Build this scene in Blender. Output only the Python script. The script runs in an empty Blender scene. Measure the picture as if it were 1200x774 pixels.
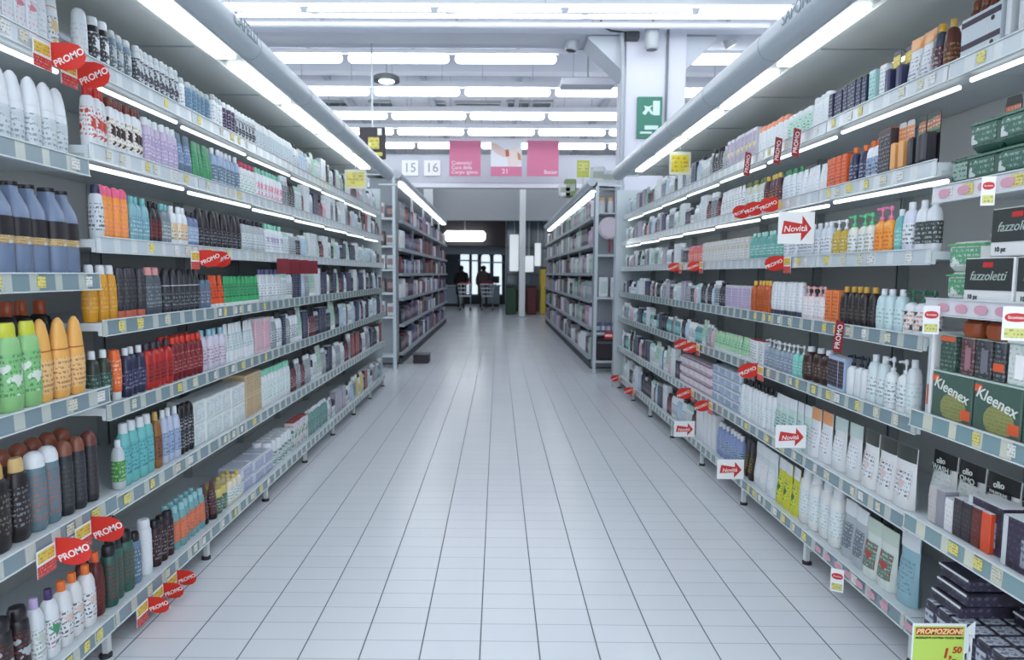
import bpy, math, random
from mathutils import Vector, Matrix
random.seed(7)
SC = bpy.context.scene
COL = SC.collection

# ---------------------------------------------------------------- camera
F, PITCH, YAW, ROLL, CXP = 760.0, 0.0865, -0.005, 0.006, 579.3
EYE = Vector((0, 0, 1.4))
cy, sy = math.cos(YAW), math.sin(YAW); cp, sp = math.cos(PITCH), math.sin(PITCH); cr, sr = math.cos(ROLL), math.sin(ROLL)
_r0 = Vector((cy, -sy, 0)); _f = Vector((cp*sy, cp*cy, -sp)); _u0 = Vector((sp*sy, sp*cy, cp))
_R = cr*_r0 + sr*_u0; _U = cr*_u0 - sr*_r0
cd = bpy.data.cameras.new('camera'); cam = bpy.data.objects.new('camera', cd); COL.objects.link(cam)
cam.matrix_world = Matrix(((_R.x, _U.x, -_f.x, 0), (_R.y, _U.y, -_f.y, 0), (_R.z, _U.z, -_f.z, 1.4), (0, 0, 0, 1)))
cd.sensor_width = 36; cd.lens = F/1200*36; cd.shift_x = (600-CXP)/1200; cd.clip_start = .05; cd.clip_end = 200
cd.dof.use_dof = True; cd.dof.focus_distance = 2.7; cd.dof.aperture_fstop = 3.4
SC.camera = cam
# ---------------------------------------------------------------- world and exposure
w = bpy.data.worlds.new('world'); SC.world = w; w.use_nodes = True
w.node_tree.nodes['Background'].inputs[0].default_value = (.86, .93, 1.0, 1)
w.node_tree.nodes['Background'].inputs[1].default_value = 2.0
SC.view_settings.view_transform = 'Standard'; SC.view_settings.look = 'None'
SC.view_settings.gamma = 1; SC.view_settings.use_curve_mapping = False
SC.view_settings.exposure = 0.16
TUBE_E, CANOPY_E, STRIP_E = 5.2, 3.9, 1.8
LIGHT_COL = (.93, .98, 1.0)

def at(px, py, Y):
    """world point at depth Y seen at pixel px,py"""
    u, v = (px-CXP)/F, -(py-387)/F
    d = _f + u*_R + v*_U
    t = Y/d.y
    return EYE + d*t
def depth_on(px, a, Z):
    """Y of the point on the vertical plane X=+-a seen in column px"""
    return (F*a/abs(px-583) + sp*(Z-1.4))/cp

# ---------------------------------------------------------------- materials
def lin(c):
    return tuple(((v/255)/12.92 if v/255 <= .04045 else ((v/255+.055)/1.055)**2.4) for v in c)
_M = {}
def mat(c, rough=.45, metal=0, emit=0, alpha=1, trans=0, name=None, spec=.5):
    k = (c, rough, metal, emit, alpha, trans, spec)
    if k in _M: return _M[k]
    m = bpy.data.materials.new(name or 'mat_%d' % len(_M)); m.use_nodes = True
    b = m.node_tree.nodes['Principled BSDF']; l = lin(c)+(1,)
    b.inputs['Base Color'].default_value = l; b.inputs['Roughness'].default_value = rough
    b.inputs['Metallic'].default_value = metal; b.inputs['Specular IOR Level'].default_value = spec
    if trans: b.inputs['Transmission Weight'].default_value = trans
    if emit:
        b.inputs['Emission Color'].default_value = l; b.inputs['Emission Strength'].default_value = emit
    nt = m.node_tree                       # faint surface mottling keeps plain paint and plastic from looking flat
    if not emit and not trans:
        tc = nt.nodes.new('ShaderNodeTexCoord'); n = nt.nodes.new('ShaderNodeTexNoise'); n.inputs['Scale'].default_value = 35
        mr = nt.nodes.new('ShaderNodeMapRange'); mr.inputs['To Min'].default_value = rough*.85; mr.inputs['To Max'].default_value = min(1, rough*1.15)
        nt.links.new(tc.outputs['Object'], n.inputs['Vector']); nt.links.new(n.outputs['Fac'], mr.inputs['Value']); nt.links.new(mr.outputs['Result'], b.inputs['Roughness'])
    _M[k] = m; return m
def printed(bg, ink, ink2=None, rough=.4, scale=1.0, dens=.5):
    """packaging print: rows of small marks like lines of text, and larger blotches like pictures"""
    k = ('p', bg, ink, ink2, rough, scale, dens)
    if k in _M: return _M[k]
    m = bpy.data.materials.new('print_%d' % len(_M)); m.use_nodes = True; nt = m.node_tree; N = nt.nodes; L = nt.links
    b = N['Principled BSDF']; b.inputs['Roughness'].default_value = rough
    tc = N.new('ShaderNodeTexCoord')
    mp = N.new('ShaderNodeMapping'); mp.inputs['Scale'].default_value = (150*scale, 150*scale, 60*scale); L.new(tc.outputs['Object'], mp.inputs['Vector'])
    n1 = N.new('ShaderNodeTexNoise'); n1.inputs['Scale'].default_value = 1; n1.inputs['Detail'].default_value = 1; L.new(mp.outputs[0], n1.inputs['Vector'])
    t1 = N.new('ShaderNodeMath'); t1.operation = 'GREATER_THAN'; t1.inputs[1].default_value = .52; L.new(n1.outputs['Fac'], t1.inputs[0])
    sx = N.new('ShaderNodeSeparateXYZ'); L.new(tc.outputs['Object'], sx.inputs[0])
    mz = N.new('ShaderNodeMath'); mz.operation = 'MULTIPLY'; mz.inputs[1].default_value = 62*scale; L.new(sx.outputs['Z'], mz.inputs[0])
    fr = N.new('ShaderNodeMath'); fr.operation = 'FRACT'; L.new(mz.outputs[0], fr.inputs[0])
    t2 = N.new('ShaderNodeMath'); t2.operation = 'LESS_THAN'; t2.inputs[1].default_value = dens; L.new(fr.outputs[0], t2.inputs[0])
    mu = N.new('ShaderNodeMath'); mu.operation = 'MULTIPLY'; L.new(t1.outputs[0], mu.inputs[0]); L.new(t2.outputs[0], mu.inputs[1])
    mx = N.new('ShaderNodeMix'); mx.data_type = 'RGBA'; L.new(mu.outputs[0], mx.inputs[0])
    ink = tuple(a_*.62+b_*.38 for a_, b_ in zip(ink, bg)); mx.inputs[6].default_value = lin(bg)+(1,); mx.inputs[7].default_value = lin(ink)+(1,)
    out = mx.outputs[2]
    if ink2:
        n2 = N.new('ShaderNodeTexNoise'); n2.inputs['Scale'].default_value = 26*scale; n2.inputs['Detail'].default_value = 2; L.new(tc.outputs['Object'], n2.inputs['Vector'])
        t3 = N.new('ShaderNodeMath'); t3.operation = 'GREATER_THAN'; t3.inputs[1].default_value = .56; L.new(n2.outputs['Fac'], t3.inputs[0])
        m2 = N.new('ShaderNodeMix'); m2.data_type = 'RGBA'; L.new(t3.outputs[0], m2.inputs[0]); L.new(out, m2.inputs[6]); m2.inputs[7].default_value = lin(ink2)+(1,)
        out = m2.outputs[2]
    L.new(out, b.inputs['Base Color']); _M[k] = m; return m

WHITE = (226, 231, 235); SHELF = (205, 213, 217); GREY = (150, 160, 166)
M_SHELF = mat(SHELF, .35); M_BACK = mat((204, 208, 208), .6); M_METAL = mat((168, 176, 180), .3, .4); M_DARK = mat((38, 36, 40), .5)
M_RED = mat((202, 44, 34), .5); M_PAPER = mat((236, 238, 240), .6); M_YEL = mat((222, 205, 90), .6)

# ---------------------------------------------------------------- mesh building
class MB:
    def __init__(s): s.v = []; s.f = []; s.m = []; s.sm = []
    def face(s, idx, mi=0, sm=False): s.f.append(tuple(idx)); s.m.append(mi); s.sm.append(sm)
    def box(s, x0, x1, y0, y1, z0, z1, mi=0):
        if x0 > x1: x0, x1 = x1, x0
        b = len(s.v)
        s.v += [(x0,y0,z0),(x1,y0,z0),(x1,y1,z0),(x0,y1,z0),(x0,y0,z1),(x1,y0,z1),(x1,y1,z1),(x0,y1,z1)]
        for q in ((0,3,2,1),(4,5,6,7),(0,1,5,4),(1,2,6,5),(2,3,7,6),(3,0,4,7)): s.face([b+i for i in q], mi)
        return s
    def rbox(s, x0, x1, y0, y1, z0, z1, r, mi=0):
        """box with chamfered edges"""
        b = len(s.v); xs = (x0, x0+r, x1-r, x1); ys = (y0, y0+r, y1-r, y1); zs = (z0, z0+r, z1-r, z1)
        P = {}
        def p(i, j, k):
            if (i, j, k) not in P: P[(i, j, k)] = len(s.v); s.v.append((xs[i], ys[j], zs[k]))
            return P[(i, j, k)]
        a, c = (1, 2), None
        s.face([p(1,1,0),p(1,2,0),p(2,2,0),p(2,1,0)], mi); s.face([p(1,1,3),p(2,1,3),p(2,2,3),p(1,2,3)], mi)
        s.face([p(1,0,1),p(2,0,1),p(2,0,2),p(1,0,2)], mi); s.face([p(1,3,1),p(1,3,2),p(2,3,2),p(2,3,1)], mi)
        s.face([p(0,1,1),p(0,1,2),p(0,2,2),p(0,2,1)], mi); s.face([p(3,1,1),p(3,2,1),p(3,2,2),p(3,1,2)], mi)
        for (j, J, o) in ((1,0,0),(2,3,1)):
            for (k, K) in ((1,0),(2,3)): s.face([p(1,j,K),p(2,j,K),p(2,J,k),p(1,J,k)], mi)
        for (i, I) in ((1,0),(2,3)):
            for (k, K) in ((1,0),(2,3)): s.face([p(i,1,K),p(i,2,K),p(I,2,k),p(I,1,k)], mi)
            for (j, J) in ((1,0),(2,3)): s.face([p(i,J,1),p(i,J,2),p(I,j,2),p(I,j,1)], mi)
            for (j, J) in ((1,0),(2,3)):
                for (k, K) in ((1,0),(2,3)): s.face([p(i,j,K),p(i,J,k),p(I,j,k)], mi)
        return s
    def lathe(s, prof, dx, dy, n=16, e=2.0, mi=0, a0=None, a1=None, cx=0, cyy=0, sm=True, close=True):
        """prof: (radius factor, z[, dx factor]); dx,dy half sizes; e: superellipse exponent"""
        full = a0 is None; rings = []
        for p in prof:
            r, z = p[0], p[1]; fx = p[2] if len(p) > 2 else 1
            ring = []
            if r < 1e-6:
                ring = [len(s.v)]; s.v.append((cx, cyy, z))
            else:
                k = n if full else n+1
                for i in range(k):
                    t = 2*math.pi*i/n if full else a0+(a1-a0)*i/n
                    c, q = math.cos(t), math.sin(t)
                    X = math.copysign(abs(c)**(2/e), c); Y = math.copysign(abs(q)**(2/e), q)
                    ring.append(len(s.v)); s.v.append((cx+X*dx*r*fx, cyy+Y*dy*r, z))
            rings.append(ring)
        for A, B in zip(rings, rings[1:]):
            la, lb = len(A), len(B)
            m = max(la, lb); rng = range(m) if full else range(m-1)
            for i in rng:
                j = (i+1) % m
                if la == 1: s.face([A[0], B[j], B[i]], mi, sm)
                elif lb == 1: s.face([A[i], A[j], B[0]], mi, sm)
                else: s.face([A[i], A[j], B[j], B[i]], mi, sm)
        if full and close:
            if len(rings[0]) > 1: s.face(rings[0][::-1], mi)
            if len(rings[-1]) > 1: s.face(rings[-1], mi)
        return s
    def tube(s, pts, r, n=8, mi=0):
        pts = [Vector(p) for p in pts]; rings = []
        for i, p in enumerate(pts):
            d = (pts[min(i+1, len(pts)-1)]-pts[max(i-1, 0)]).normalized()
            u = d.cross(Vector((0, 0, 1)) if abs(d.z) < .9 else Vector((1, 0, 0))).normalized(); v = d.cross(u)
            ring = []
            for k in range(n):
                t = 2*math.pi*k/n; q = p+u*math.cos(t)*r+v*math.sin(t)*r
                ring.append(len(s.v)); s.v.append(tuple(q))
            rings.append(ring)
        for A, B in zip(rings, rings[1:]):
            for i in range(n): s.face([A[i], B[i], B[(i+1) % n], A[(i+1) % n]], mi, True)
        s.face(rings[0], mi); s.face(rings[-1][::-1], mi); return s
    def prism(s, poly, t, plane='xz', off=0, mi=0):
        """extrude a 2D outline; plane xz -> thickness along y"""
        b = len(s.v); n = len(poly)
        for d in (off, off+t):
            for (p, q) in poly:
                s.v.append((p, d, q) if plane == 'xz' else (d, p, q) if plane == 'yz' else (p, q, d))
        s.face(range(b, b+n), mi); s.face(range(b+2*n-1, b+n-1, -1), mi)
        for i in range(n):
            j = (i+1) % n; s.face([b+i, b+n+i, b+n+j, b+j], mi)
        return s
    def mesh(s, name, mats):
        me = bpy.data.meshes.new(name); me.from_pydata(s.v, [], s.f)
        for m in (mats if isinstance(mats, (list, tuple)) else [mats]): me.materials.append(m)
        me.polygons.foreach_set('material_index', s.m); me.polygons.foreach_set('use_smooth', s.sm)
        me.validate(); me.update()
        if any(s.sm): me.set_sharp_from_angle(angle=math.radians(40))
        return me
    def build(s, name, mats, parent=None, loc=None): return ob(name, s.mesh(name, mats), parent, loc)
def fix_normals(me):
    import bmesh
    b = bmesh.new(); b.from_mesh(me); bmesh.ops.recalc_face_normals(b, faces=b.faces); b.to_mesh(me); b.free(); return me
def ob(name, me, parent=None, loc=None, rot=None):
    o = bpy.data.objects.new(name, me); COL.objects.link(o)
    if parent: o.parent = parent
    if loc is not None: o.location = loc
    if rot is not None: o.rotation_euler = rot
    return o
def tag(o, label, cat, group=None, kind=None):
    if label: o['label'] = label
    if cat: o['category'] = cat
    if group: o['group'] = group
    if kind: o['kind'] = kind
    return o
def empty(name, loc=(0, 0, 0), rz=0):
    o = bpy.data.objects.new(name, None); COL.objects.link(o); o.location = loc; o.rotation_euler = (0, 0, rz); o.empty_display_size = .05; return o
def struct(o): o['kind'] = 'structure'; return o
_TX = {}
def text_mesh(txt, size=1.0, ext=.0006, bold=.0, shear=0, align='CENTER'):
    k = (txt, size, bold, shear, align)
    if k in _TX: return _TX[k]
    c = bpy.data.curves.new('lettering', 'FONT'); c.body = txt; c.size = size; c.extrude = ext; c.offset = bold*size; c.shear = shear
    c.align_x = align; c.align_y = 'CENTER'; c.resolution_u = 3
    o = bpy.data.objects.new('lettering', c); COL.objects.link(o)
    dg = bpy.context.evaluated_depsgraph_get(); dg.update()
    me = bpy.data.meshes.new_from_object(o.evaluated_get(dg)); me.name = 'lettering'
    bpy.data.objects.remove(o); bpy.data.curves.remove(c)
    _TX[k] = me; return me
def lettering(txt, size, m, parent, loc, rot=(math.pi/2, 0, 0), bold=.02, shear=0, align='CENTER', name='lettering'):
    me = text_mesh(txt, size, bold=bold, shear=shear, align=align).copy(); me.materials.clear(); me.materials.append(m)
    return ob(name, me, parent, loc, rot)

# ---------------------------------------------------------------- setting: floor, ceiling, walls
TW, TD = .2202, .1221
def floor_mat():
    m = bpy.data.materials.new('floor_tiles'); m.use_nodes = True; nt = m.node_tree; N = nt.nodes; L = nt.links; b = N['Principled BSDF']
    tc = N.new('ShaderNodeTexCoord'); s = N.new('ShaderNodeSeparateXYZ'); L.new(tc.outputs['Object'], s.inputs[0])
    def M(op, a, bb=None, c=None):
        n = N.new('ShaderNodeMath'); n.operation = op
        for i, v in enumerate((a, bb, c)):
            if v is None: continue
            if isinstance(v, (int, float)): n.inputs[i].default_value = v
            else: L.new(v, n.inputs[i])
        return n.outputs[0]
    gx = M('DIVIDE', M('ADD', s.outputs['X'], .2614*TW), TW); gy = M('DIVIDE', M('SUBTRACT', s.outputs['Y'], 2.3667), TD)
    def line(g, wd):
        f = M('FRACT', g); d = M('MINIMUM', f, M('SUBTRACT', 1.0, f)); n = N.new('ShaderNodeMapRange'); n.interpolation_type = 'SMOOTHSTEP'
        L.new(d, n.inputs['Value']); n.inputs['From Min'].default_value = wd*.4; n.inputs['From Max'].default_value = wd; n.inputs['To Min'].default_value = 1; n.inputs['To Max'].default_value = 0
        return n.outputs[0]
    lx = M('MULTIPLY', line(gx, .017), .95); ly = M('MULTIPLY', line(gy, .02), .62)
    g = M('MAXIMUM', lx, ly)
    cb = N.new('ShaderNodeCombineXYZ'); L.new(M('FLOOR', gx), cb.inputs[0]); L.new(M('FLOOR', gy), cb.inputs[1])
    wn = N.new('ShaderNodeTexWhiteNoise'); L.new(cb.outputs[0], wn.inputs['Vector'])
    n2 = N.new('ShaderNodeTexNoise'); n2.inputs['Scale'].default_value = 1.6; n2.inputs['Detail'].default_value = 5; L.new(tc.outputs['Object'], n2.inputs['Vector'])
    v = M('ADD', M('MULTIPLY', wn.outputs['Value'], .06), M('MULTIPLY', n2.outputs['Fac'], .16))
    mx = N.new('ShaderNodeMix'); mx.data_type = 'RGBA'; L.new(v, mx.inputs[0]); mx.inputs[6].default_value = lin((214, 218, 224))+(1,); mx.inputs[7].default_value = lin((172, 178, 184))+(1,)
    m2 = N.new('ShaderNodeMix'); m2.data_type = 'RGBA'; L.new(g, m2.inputs[0]); L.new(mx.outputs[2], m2.inputs[6]); m2.inputs[7].default_value = lin((72, 84, 90))+(1,)
    L.new(m2.outputs[2], b.inputs['Base Color'])
    r = M('ADD', M('MULTIPLY', g, .35), M('ADD', .17, M('MULTIPLY', n2.outputs['Fac'], .12))); L.new(r, b.inputs['Roughness'])
    bp = N.new('ShaderNodeBump'); bp.inputs['Strength'].default_value = .25; bp.inputs['Distance'].default_value = .002; L.new(M('SUBTRACT', 1.0, g), bp.inputs['Height']); L.new(bp.outputs[0], b.inputs['Normal'])
    return m
struct(MB().box(-9, 9, -4, 31, -.2, 0).build('floor', floor_mat()))
M_CEIL = mat((226, 228, 236), .8); M_WALL = mat((205, 210, 220), .8)
struct(MB().box(-9, 9, -4, 31, 5.35, 5.55).build('ceiling', M_CEIL))
struct(MB().box(-9.2, -9, -4, 31, 0, 5.4).build('wall_left', M_WALL))
struct(MB().box(9, 9.2, -4, 31, 0, 5.4).build('wall_right', M_WALL))

# ceiling beams, pipes, vents
for i, Y in enumerate((6.9, 10.3, 11.9, 13.4)):
    struct(MB().box(-8.9, 8.9, Y-.13, Y+.13, 4.95, 5.34).build('ceiling_beam', mat((206, 210, 222), .7)))
for X in (-7, -5.2, -3.4, -1.5, .4, 2.4, 4.4, 6.4):
    struct(MB().box(X-.05, X+.05, -3, 30, 5.2, 5.34).build('ceiling_beam', mat((178, 186, 196), .7)))
VM = mat((70, 76, 84), .6)
def on_ceiling(px, py, z=5.345):
    p = at(px, py, 5); k = (z-1.4)/(p.z-1.4); return EYE+(p-EYE)*k
for (x0, x1, y0, y1) in ((484,494,46,56),(595,620,118,126),(624,646,118,126),(376,405,118,126),(440,456,118,126),(506,520,119,122),(535,585,119,121)):
    p, q = on_ceiling(x0, y1), on_ceiling(x1, y0)
    p.y, q.y = min(p.y, q.y), max(p.y, q.y)
    t = MB().box(p.x, q.x, p.y, q.y, 5.3, 5.349).build('ceiling_vent', VM)
    MB().box(p.x-.04, q.x+.04, p.y-.04, p.y-.001, 5.29, 5.349).box(p.x-.04, q.x+.04, q.y+.001, q.y+.04, 5.29, 5.349).build('frame', M_METAL, t)
    tag(t, 'vent', 'vent', 'ceiling vents')
VN = ['small dark roof vent just behind the second front lamp row', 'dark square roof vent beside the portal column, one closer to the aisle line', 'dark square roof vent beside the portal column, one closer to the column',
      'dark slanted roof vent just above the light canopy opposite the column', 'dark roof vent between slanted vent and the short slot', 'short dark roof slot between the vents', 'long thin dark roof slot above the middle lamps']
for o, s in zip([o for o in COL.objects if o.name.split('.')[0] == 'ceiling_vent'], VN): o['label'] = s
def pipe(name, py, Y, x0, x1, r, label):
    z = at(583, py, Y).z; o = MB().tube([(x0, Y, z), (x1, Y, z)], r, 12).build(name, mat((226, 228, 236), .4))
    for k in range(6): MB().box(x0+.5+k*(x1-x0-1)/5-.02, x0+.5+k*(x1-x0-1)/5+.02, Y-.02, Y+.02, z+r*.9, 5.35).build('hanger', M_METAL, o)
    return tag(o, label, 'pipe')
pipe('ceiling_pipe', 29, 8.25, -6, 3.3, .038, 'thick white pipe crossing under the ceiling in front of the column top')
pipe('ceiling_pipe', 60, 9.2, -6, 2.2, .03, 'thinner white pipe crossing just above a lamp row behind the column top')

# ceiling tube rows
M_TUBE = bpy.data.materials.new('tube_glow'); M_TUBE.use_nodes = True
_b = M_TUBE.node_tree.nodes['Principled BSDF']; _b.inputs['Emission Color'].default_value = LIGHT_COL+(1,); _b.inputs['Emission Strength'].default_value = TUBE_E
_b.inputs['Base Color'].default_value = (.9, .9, .9, 1)
def glow(name, e):
    m = bpy.data.materials.new(name); m.use_nodes = True; b = m.node_tree.nodes['Principled BSDF']
    b.inputs['Emission Color'].default_value = LIGHT_COL+(1,); b.inputs['Emission Strength'].default_value = e; b.inputs['Base Color'].default_value = (.9, .9, .9, 1); return m
M_CAN = glow('canopy_glow', CANOPY_E); M_STRIP = glow('strip_glow', STRIP_E)
def tube_mesh(Lg=1.42, r=.066):
    b = MB(); prof = []
    n = 6
    for i in range(n+1):
        t = math.pi/2*i/n; prof.append((math.sin(t), -Lg/2+r-r*math.cos(t)))
    for i in range(n+1):
        t = math.pi/2*i/n; prof.append((math.cos(t), Lg/2-r+r*math.sin(t)))
    b.lathe(prof, r*.8, r, 12)
    b.v = [(z, x, y) for (x, y, z) in b.v]
    return b.mesh('tube', M_TUBE)
TM = tube_mesh(); HM = MB().box(-.75, .75, -.05, .05, .07, .13).box(-.75, .75, -.02, .02, .13, .17).mesh('housing', mat((214, 218, 226), .4))
RM = MB().box(-.42, -.41, -.005, .005, .17, .945).box(.41, .42, -.005, .005, .17, .945).mesh('hanger', M_METAL)
ROWS = [-3.6, -2.0, -.4, 1.2, 2.85, 4.48, 6.1, 7.74, 9.38, 11.05, 12.7, 14.1, 15.6]
RL = {7.74: 'brightest full-width row of white tube lamps along the top edge, before the column', 9.38: 'row of white tube lamps directly behind the ceiling pipes, cut by the column brace', 11.05: 'row of white tube lamps second behind the column brace',
      12.7: 'row of white tube lamps third behind the column brace', 14.1: 'dim row of white tube lamps just above the pink banners', 15.6: 'row of white tube lamps partly hidden by the pink banners'}
for Y in ROWS:
    off = {9.38: .09, 11.05: .14, 12.7: .16, 15.6: .3, 14.1: .05}.get(Y, 0)
    row = empty('ceiling_lamp_row', (0, Y, 4.4)); tag(row, RL.get(Y, 'long row of white tube lamps hanging over the aisle %d metres %s the camera' % (abs(round(Y)), 'behind' if Y < 0 else 'from')), 'ceiling lamp', 'rows of tube lamps under the ceiling')
    for k in range(-4, 5):
        x = k*1.5+off
        if Y > 9 and Y < 10 and abs(x-2.1) < .9: continue
        ob('tube', TM, row, (x, 0, 0)); ob('housing', HM, row, (x, 0, 0)); ob('hanger', RM, row, (x, 0, 0))
for Y in (18.3, 20.0):  # unseen lamp rows added to brighten the back of the shop
    row = empty('ceiling_lamp_row', (0, Y, 4.52)); tag(row, 'row of white tube lamps behind the far fascia board, %s one' % ('front' if Y < 19 else 'back'), 'ceiling lamp', 'rows of tube lamps under the ceiling')
    for k in range(-2, 3): ob('tube', TM, row, (k*1.5, 0, 0)); ob('housing', HM, row, (k*1.5, 0, 0)); ob('hanger', RM, row, (k*1.5, 0, -.12))
# front row has a second slim line below it
z = at(583, 21, 7.5).z; row = empty('ceiling_lamp_row', (0, 7.45, z)); tag(row, 'slim line of white tubes hanging just below the brightest lamp row', 'ceiling lamp', 'rows of tube lamps under the ceiling')
TS = tube_mesh(1.42, .022)
for k in range(-3, 2): ob('tube', TS, row, (k*1.5+.2, 0, 0))
MB().box(-4.4, 2.0, -.015, .015, .02, .04).build('housing', mat((190, 196, 206), .4), row)
MB().box(-3, -2.99, -.005, .005, .04, 5.349-z).box(.5, .51, -.005, .005, .04, 5.349-z).build('hanger', M_METAL, row)
# round ceiling spotlight
p = at(453, 93, 10.2); t = MB().lathe([(1, -.03), (1, .03), (.8, .05)], .2, .2, 20).build('ceiling_spotlight', mat((90, 98, 104), .4), None, p)
MB().lathe([(0, -.05), (.9, -.045), (1, -.03)], .12, .12, 20, mi=0).build('lens', M_TUBE, t)
MB().box(-.01, .01, -.01, .01, .05, 5.35-p.z).build('stem', M_METAL, t)
tag(t, 'small round spotlight with dark rim hanging between two tube rows', 'ceiling lamp')

# ---------------------------------------------------------------- column with flared head
CYD = 8.62
def X(px, py=200, Y=CYD): return at(px, py, Y).x
x0, x1 = X(731), X(800); top = at(700, 40, CYD).z; zb = at(724, 84, CYD).z
MC = mat((212, 214, 226), .7)
col = struct(MB().box(x0, x1, CYD, CYD+.62, 0, top+.3).build('column', MC))
xl, xr2 = X(690, 40), X(842, 40)
br = MB().prism([(x0-.005, zb), (xl, top-.03), (xl-.0, top), (x0-.005, top)], .5, 'xz', CYD+.06); br.prism([(x1+.005, at(801, 81, CYD).z), (x1+.005, top), (xr2, top), (xr2, top-.03)][::-1], .5, 'xz', CYD+.06)
struct(br.build('column_bracket', mat((196, 202, 212), .7)))
struct(MB().box(-8.9, 8.9, CYD+.02, CYD+.6, top+.01, 5.34).build('ceiling_beam', mat((206, 210, 222), .7)))
pp = MB().tube([(X(727), CYD-.04, 0), (X(727), CYD-.04, zb), (X(728, 50), CYD-.04, top)], .028, 8).build('drain_pipe', mat((170, 178, 186), .5)); tag(pp, 'grey drain pipe running up the aisle-side edge of the column', 'pipe')
pp = MB().tube([(X(778), CYD-.025, 1.5), (X(778), CYD-.025, top+.05)], .016, 8).build('cable_conduit', mat((120, 126, 134), .5)); tag(pp, 'thin dark conduit running up the face of the column', 'pipe')
# green sign on the column
p, q = at(746, 162, CYD-.03), at(776, 114, CYD-.03)
t = MB().box(p.x, q.x, CYD-.05, CYD-.01, p.z, q.z).build('column_sign', mat((52, 122, 104), .5)); tag(t, 'green notice with white pictogram and letters fixed to the column face', 'sign')
wm = mat((200, 222, 218), .5); cxs = (p.x+q.x)/2; hz = q.z-p.z
def sq(x0, x1, z0, z1, n='pictogram'): return MB().box(p.x+(q.x-p.x)*x0, p.x+(q.x-p.x)*x1, CYD-.056, CYD-.051, p.z+hz*z0, p.z+hz*z1).build(n, wm, t)
sq(.62, .9, .55, .9)
MB().prism([(p.x+.06, p.z+hz*.6), (p.x+.1, p.z+hz*.55), (p.x+.14, p.z+hz*.66), (p.x+.18, p.z+hz*.56), (p.x+.2, p.z+hz*.6), (p.x+.16, p.z+hz*.72), (p.x+.2, p.z+hz*.8), (p.x+.14, p.z+hz*.76), (p.x+.08, p.z+hz*.78), (p.x+.1, p.z+hz*.7)], .005, 'xz', CYD-.056).build('pictogram', wm, t)
sq(.3, .85, .2, .3, 'text_line'); sq(.12, .6, .1, .15, 'text_line')
# fittings on the beam: junction box with cable, two camera-like lamps
def box_at(name, x0, x1, y0, y1, Y, d, m, label, cat):
    p, q = at(x0, y1, Y), at(x1, y0, Y); o = MB().rbox(p.x, q.x, Y, Y+d, p.z, q.z, .008).build(name, m); tag(o, label, cat); return o
jb = box_at('junction_box', 734, 750, 36, 45, CYD-.12, .12, mat((60, 62, 68), .5), 'dark junction box with cable high on the column beam', 'junction box')
a = at(734, 38, CYD-.05); b_ = at(716, 36, CYD-.05); c_ = at(704, 24, CYD-.05)
MB().tube([a, b_, at(708, 32, CYD-.05), c_], .012, 6).build('cable', M_DARK, jb)
def spot(px, py, Y, ang, label):
    p = at(px, py, Y); o = MB().lathe([(0, -.15), (.8, -.15), (1, -.12), (1, .1), (.7, .13), (0, .13)], .09, .09, 16).build('spotlight', mat((176, 182, 188), .4), None, p); o.rotation_euler = (0, ang, 0)
    MB().lathe([(0, -.153), (.85, -.152), (.9, -.148)], .075, .075, 16).build('lens', mat((50, 50, 56), .3), o)
    MB().tube([(0, .0, .12), (.02, .02, .25)], .015, 6).build('bracket', M_METAL, o)
    tag(o, label, 'spotlight'); return o
spot(764, 44, CYD-.2, 0, 'grey cylinder spotlight pointing down beside the junction box')
spot(671, 46, 8.9, .15, 'grey cylinder spotlight on the aisle-side tip of the column bracket')
spot(852, 42, 8.9, -.45, 'tilted grey cylinder spotlight beyond the column, above the light canopy')
box_at('wall_panel', 879, 905, 30, 52, 9.6, .05, mat((52, 74, 72), .6), 'dark green panel under the ceiling beyond the column', 'panel')
# white duct beyond column
box_at('air_duct', 658, 721, 91, 99, 9.9, .3, mat((214, 216, 226), .6), 'short white air duct ending at the column bracket', 'duct')
_d = [o for o in COL.objects if o.name == 'air_duct'][0]; _q = at(690, 91, 9.9); MB().box(_q.x-.01, _q.x+.01, 10.0, 10.02, _q.z-.01, 5.349).build('hanger', M_METAL, _d)

# ---------------------------------------------------------------- back of the shop
BY = 21.0
def slab(name, x0, x1, y0, y1, Y, d, m, parent=None):
    p, q = at(x0, y1, Y), at(x1, y0, Y); return MB().box(min(p.x, q.x), max(p.x, q.x), Y, Y+d, min(p.z, q.z), max(p.z, q.z)).build(name, m, parent)
FY = 16.4
struct(slab('wall_fascia', 300, 1000, 184, 213, FY, .3, mat((192, 196, 208), .7)))
struct(slab('trim_1', 300, 1000, 214, 218.5, FY+.02, .3, mat((226, 230, 238), .6)))
struct(slab('wall_soffit', 340, 900, 219, 257, BY+.6, .2, mat((176, 180, 186), .8)))
struct(slab('wall_soffit_lower', 340, 592, 258, 287, BY+3, .2, mat((52, 47, 50), .8)))
struct(slab('wall_soffit_pale', 340, 594, 286, 297, BY+4, .2, mat((122, 132, 142), .8)))
o = struct(slab('wall_post', 497, 507, 213, 372, BY, .2, mat((234, 238, 242), .6)))
pole = slab('pole', 608, 616.5, 214, 371, BY-.3, .18, mat((232, 236, 240), .5)); tag(pole, 'square white pole standing on the floor at the aisle end', 'pole')
bp_ = at(612, 371, BY-.3); MB().box(bp_.x-.16, bp_.x+.16, BY-.35, BY-.05, 0, .03).build('foot_plate', M_METAL, pole)
pole.data.transform(Matrix.Translation((0, 0, 0)))
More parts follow.
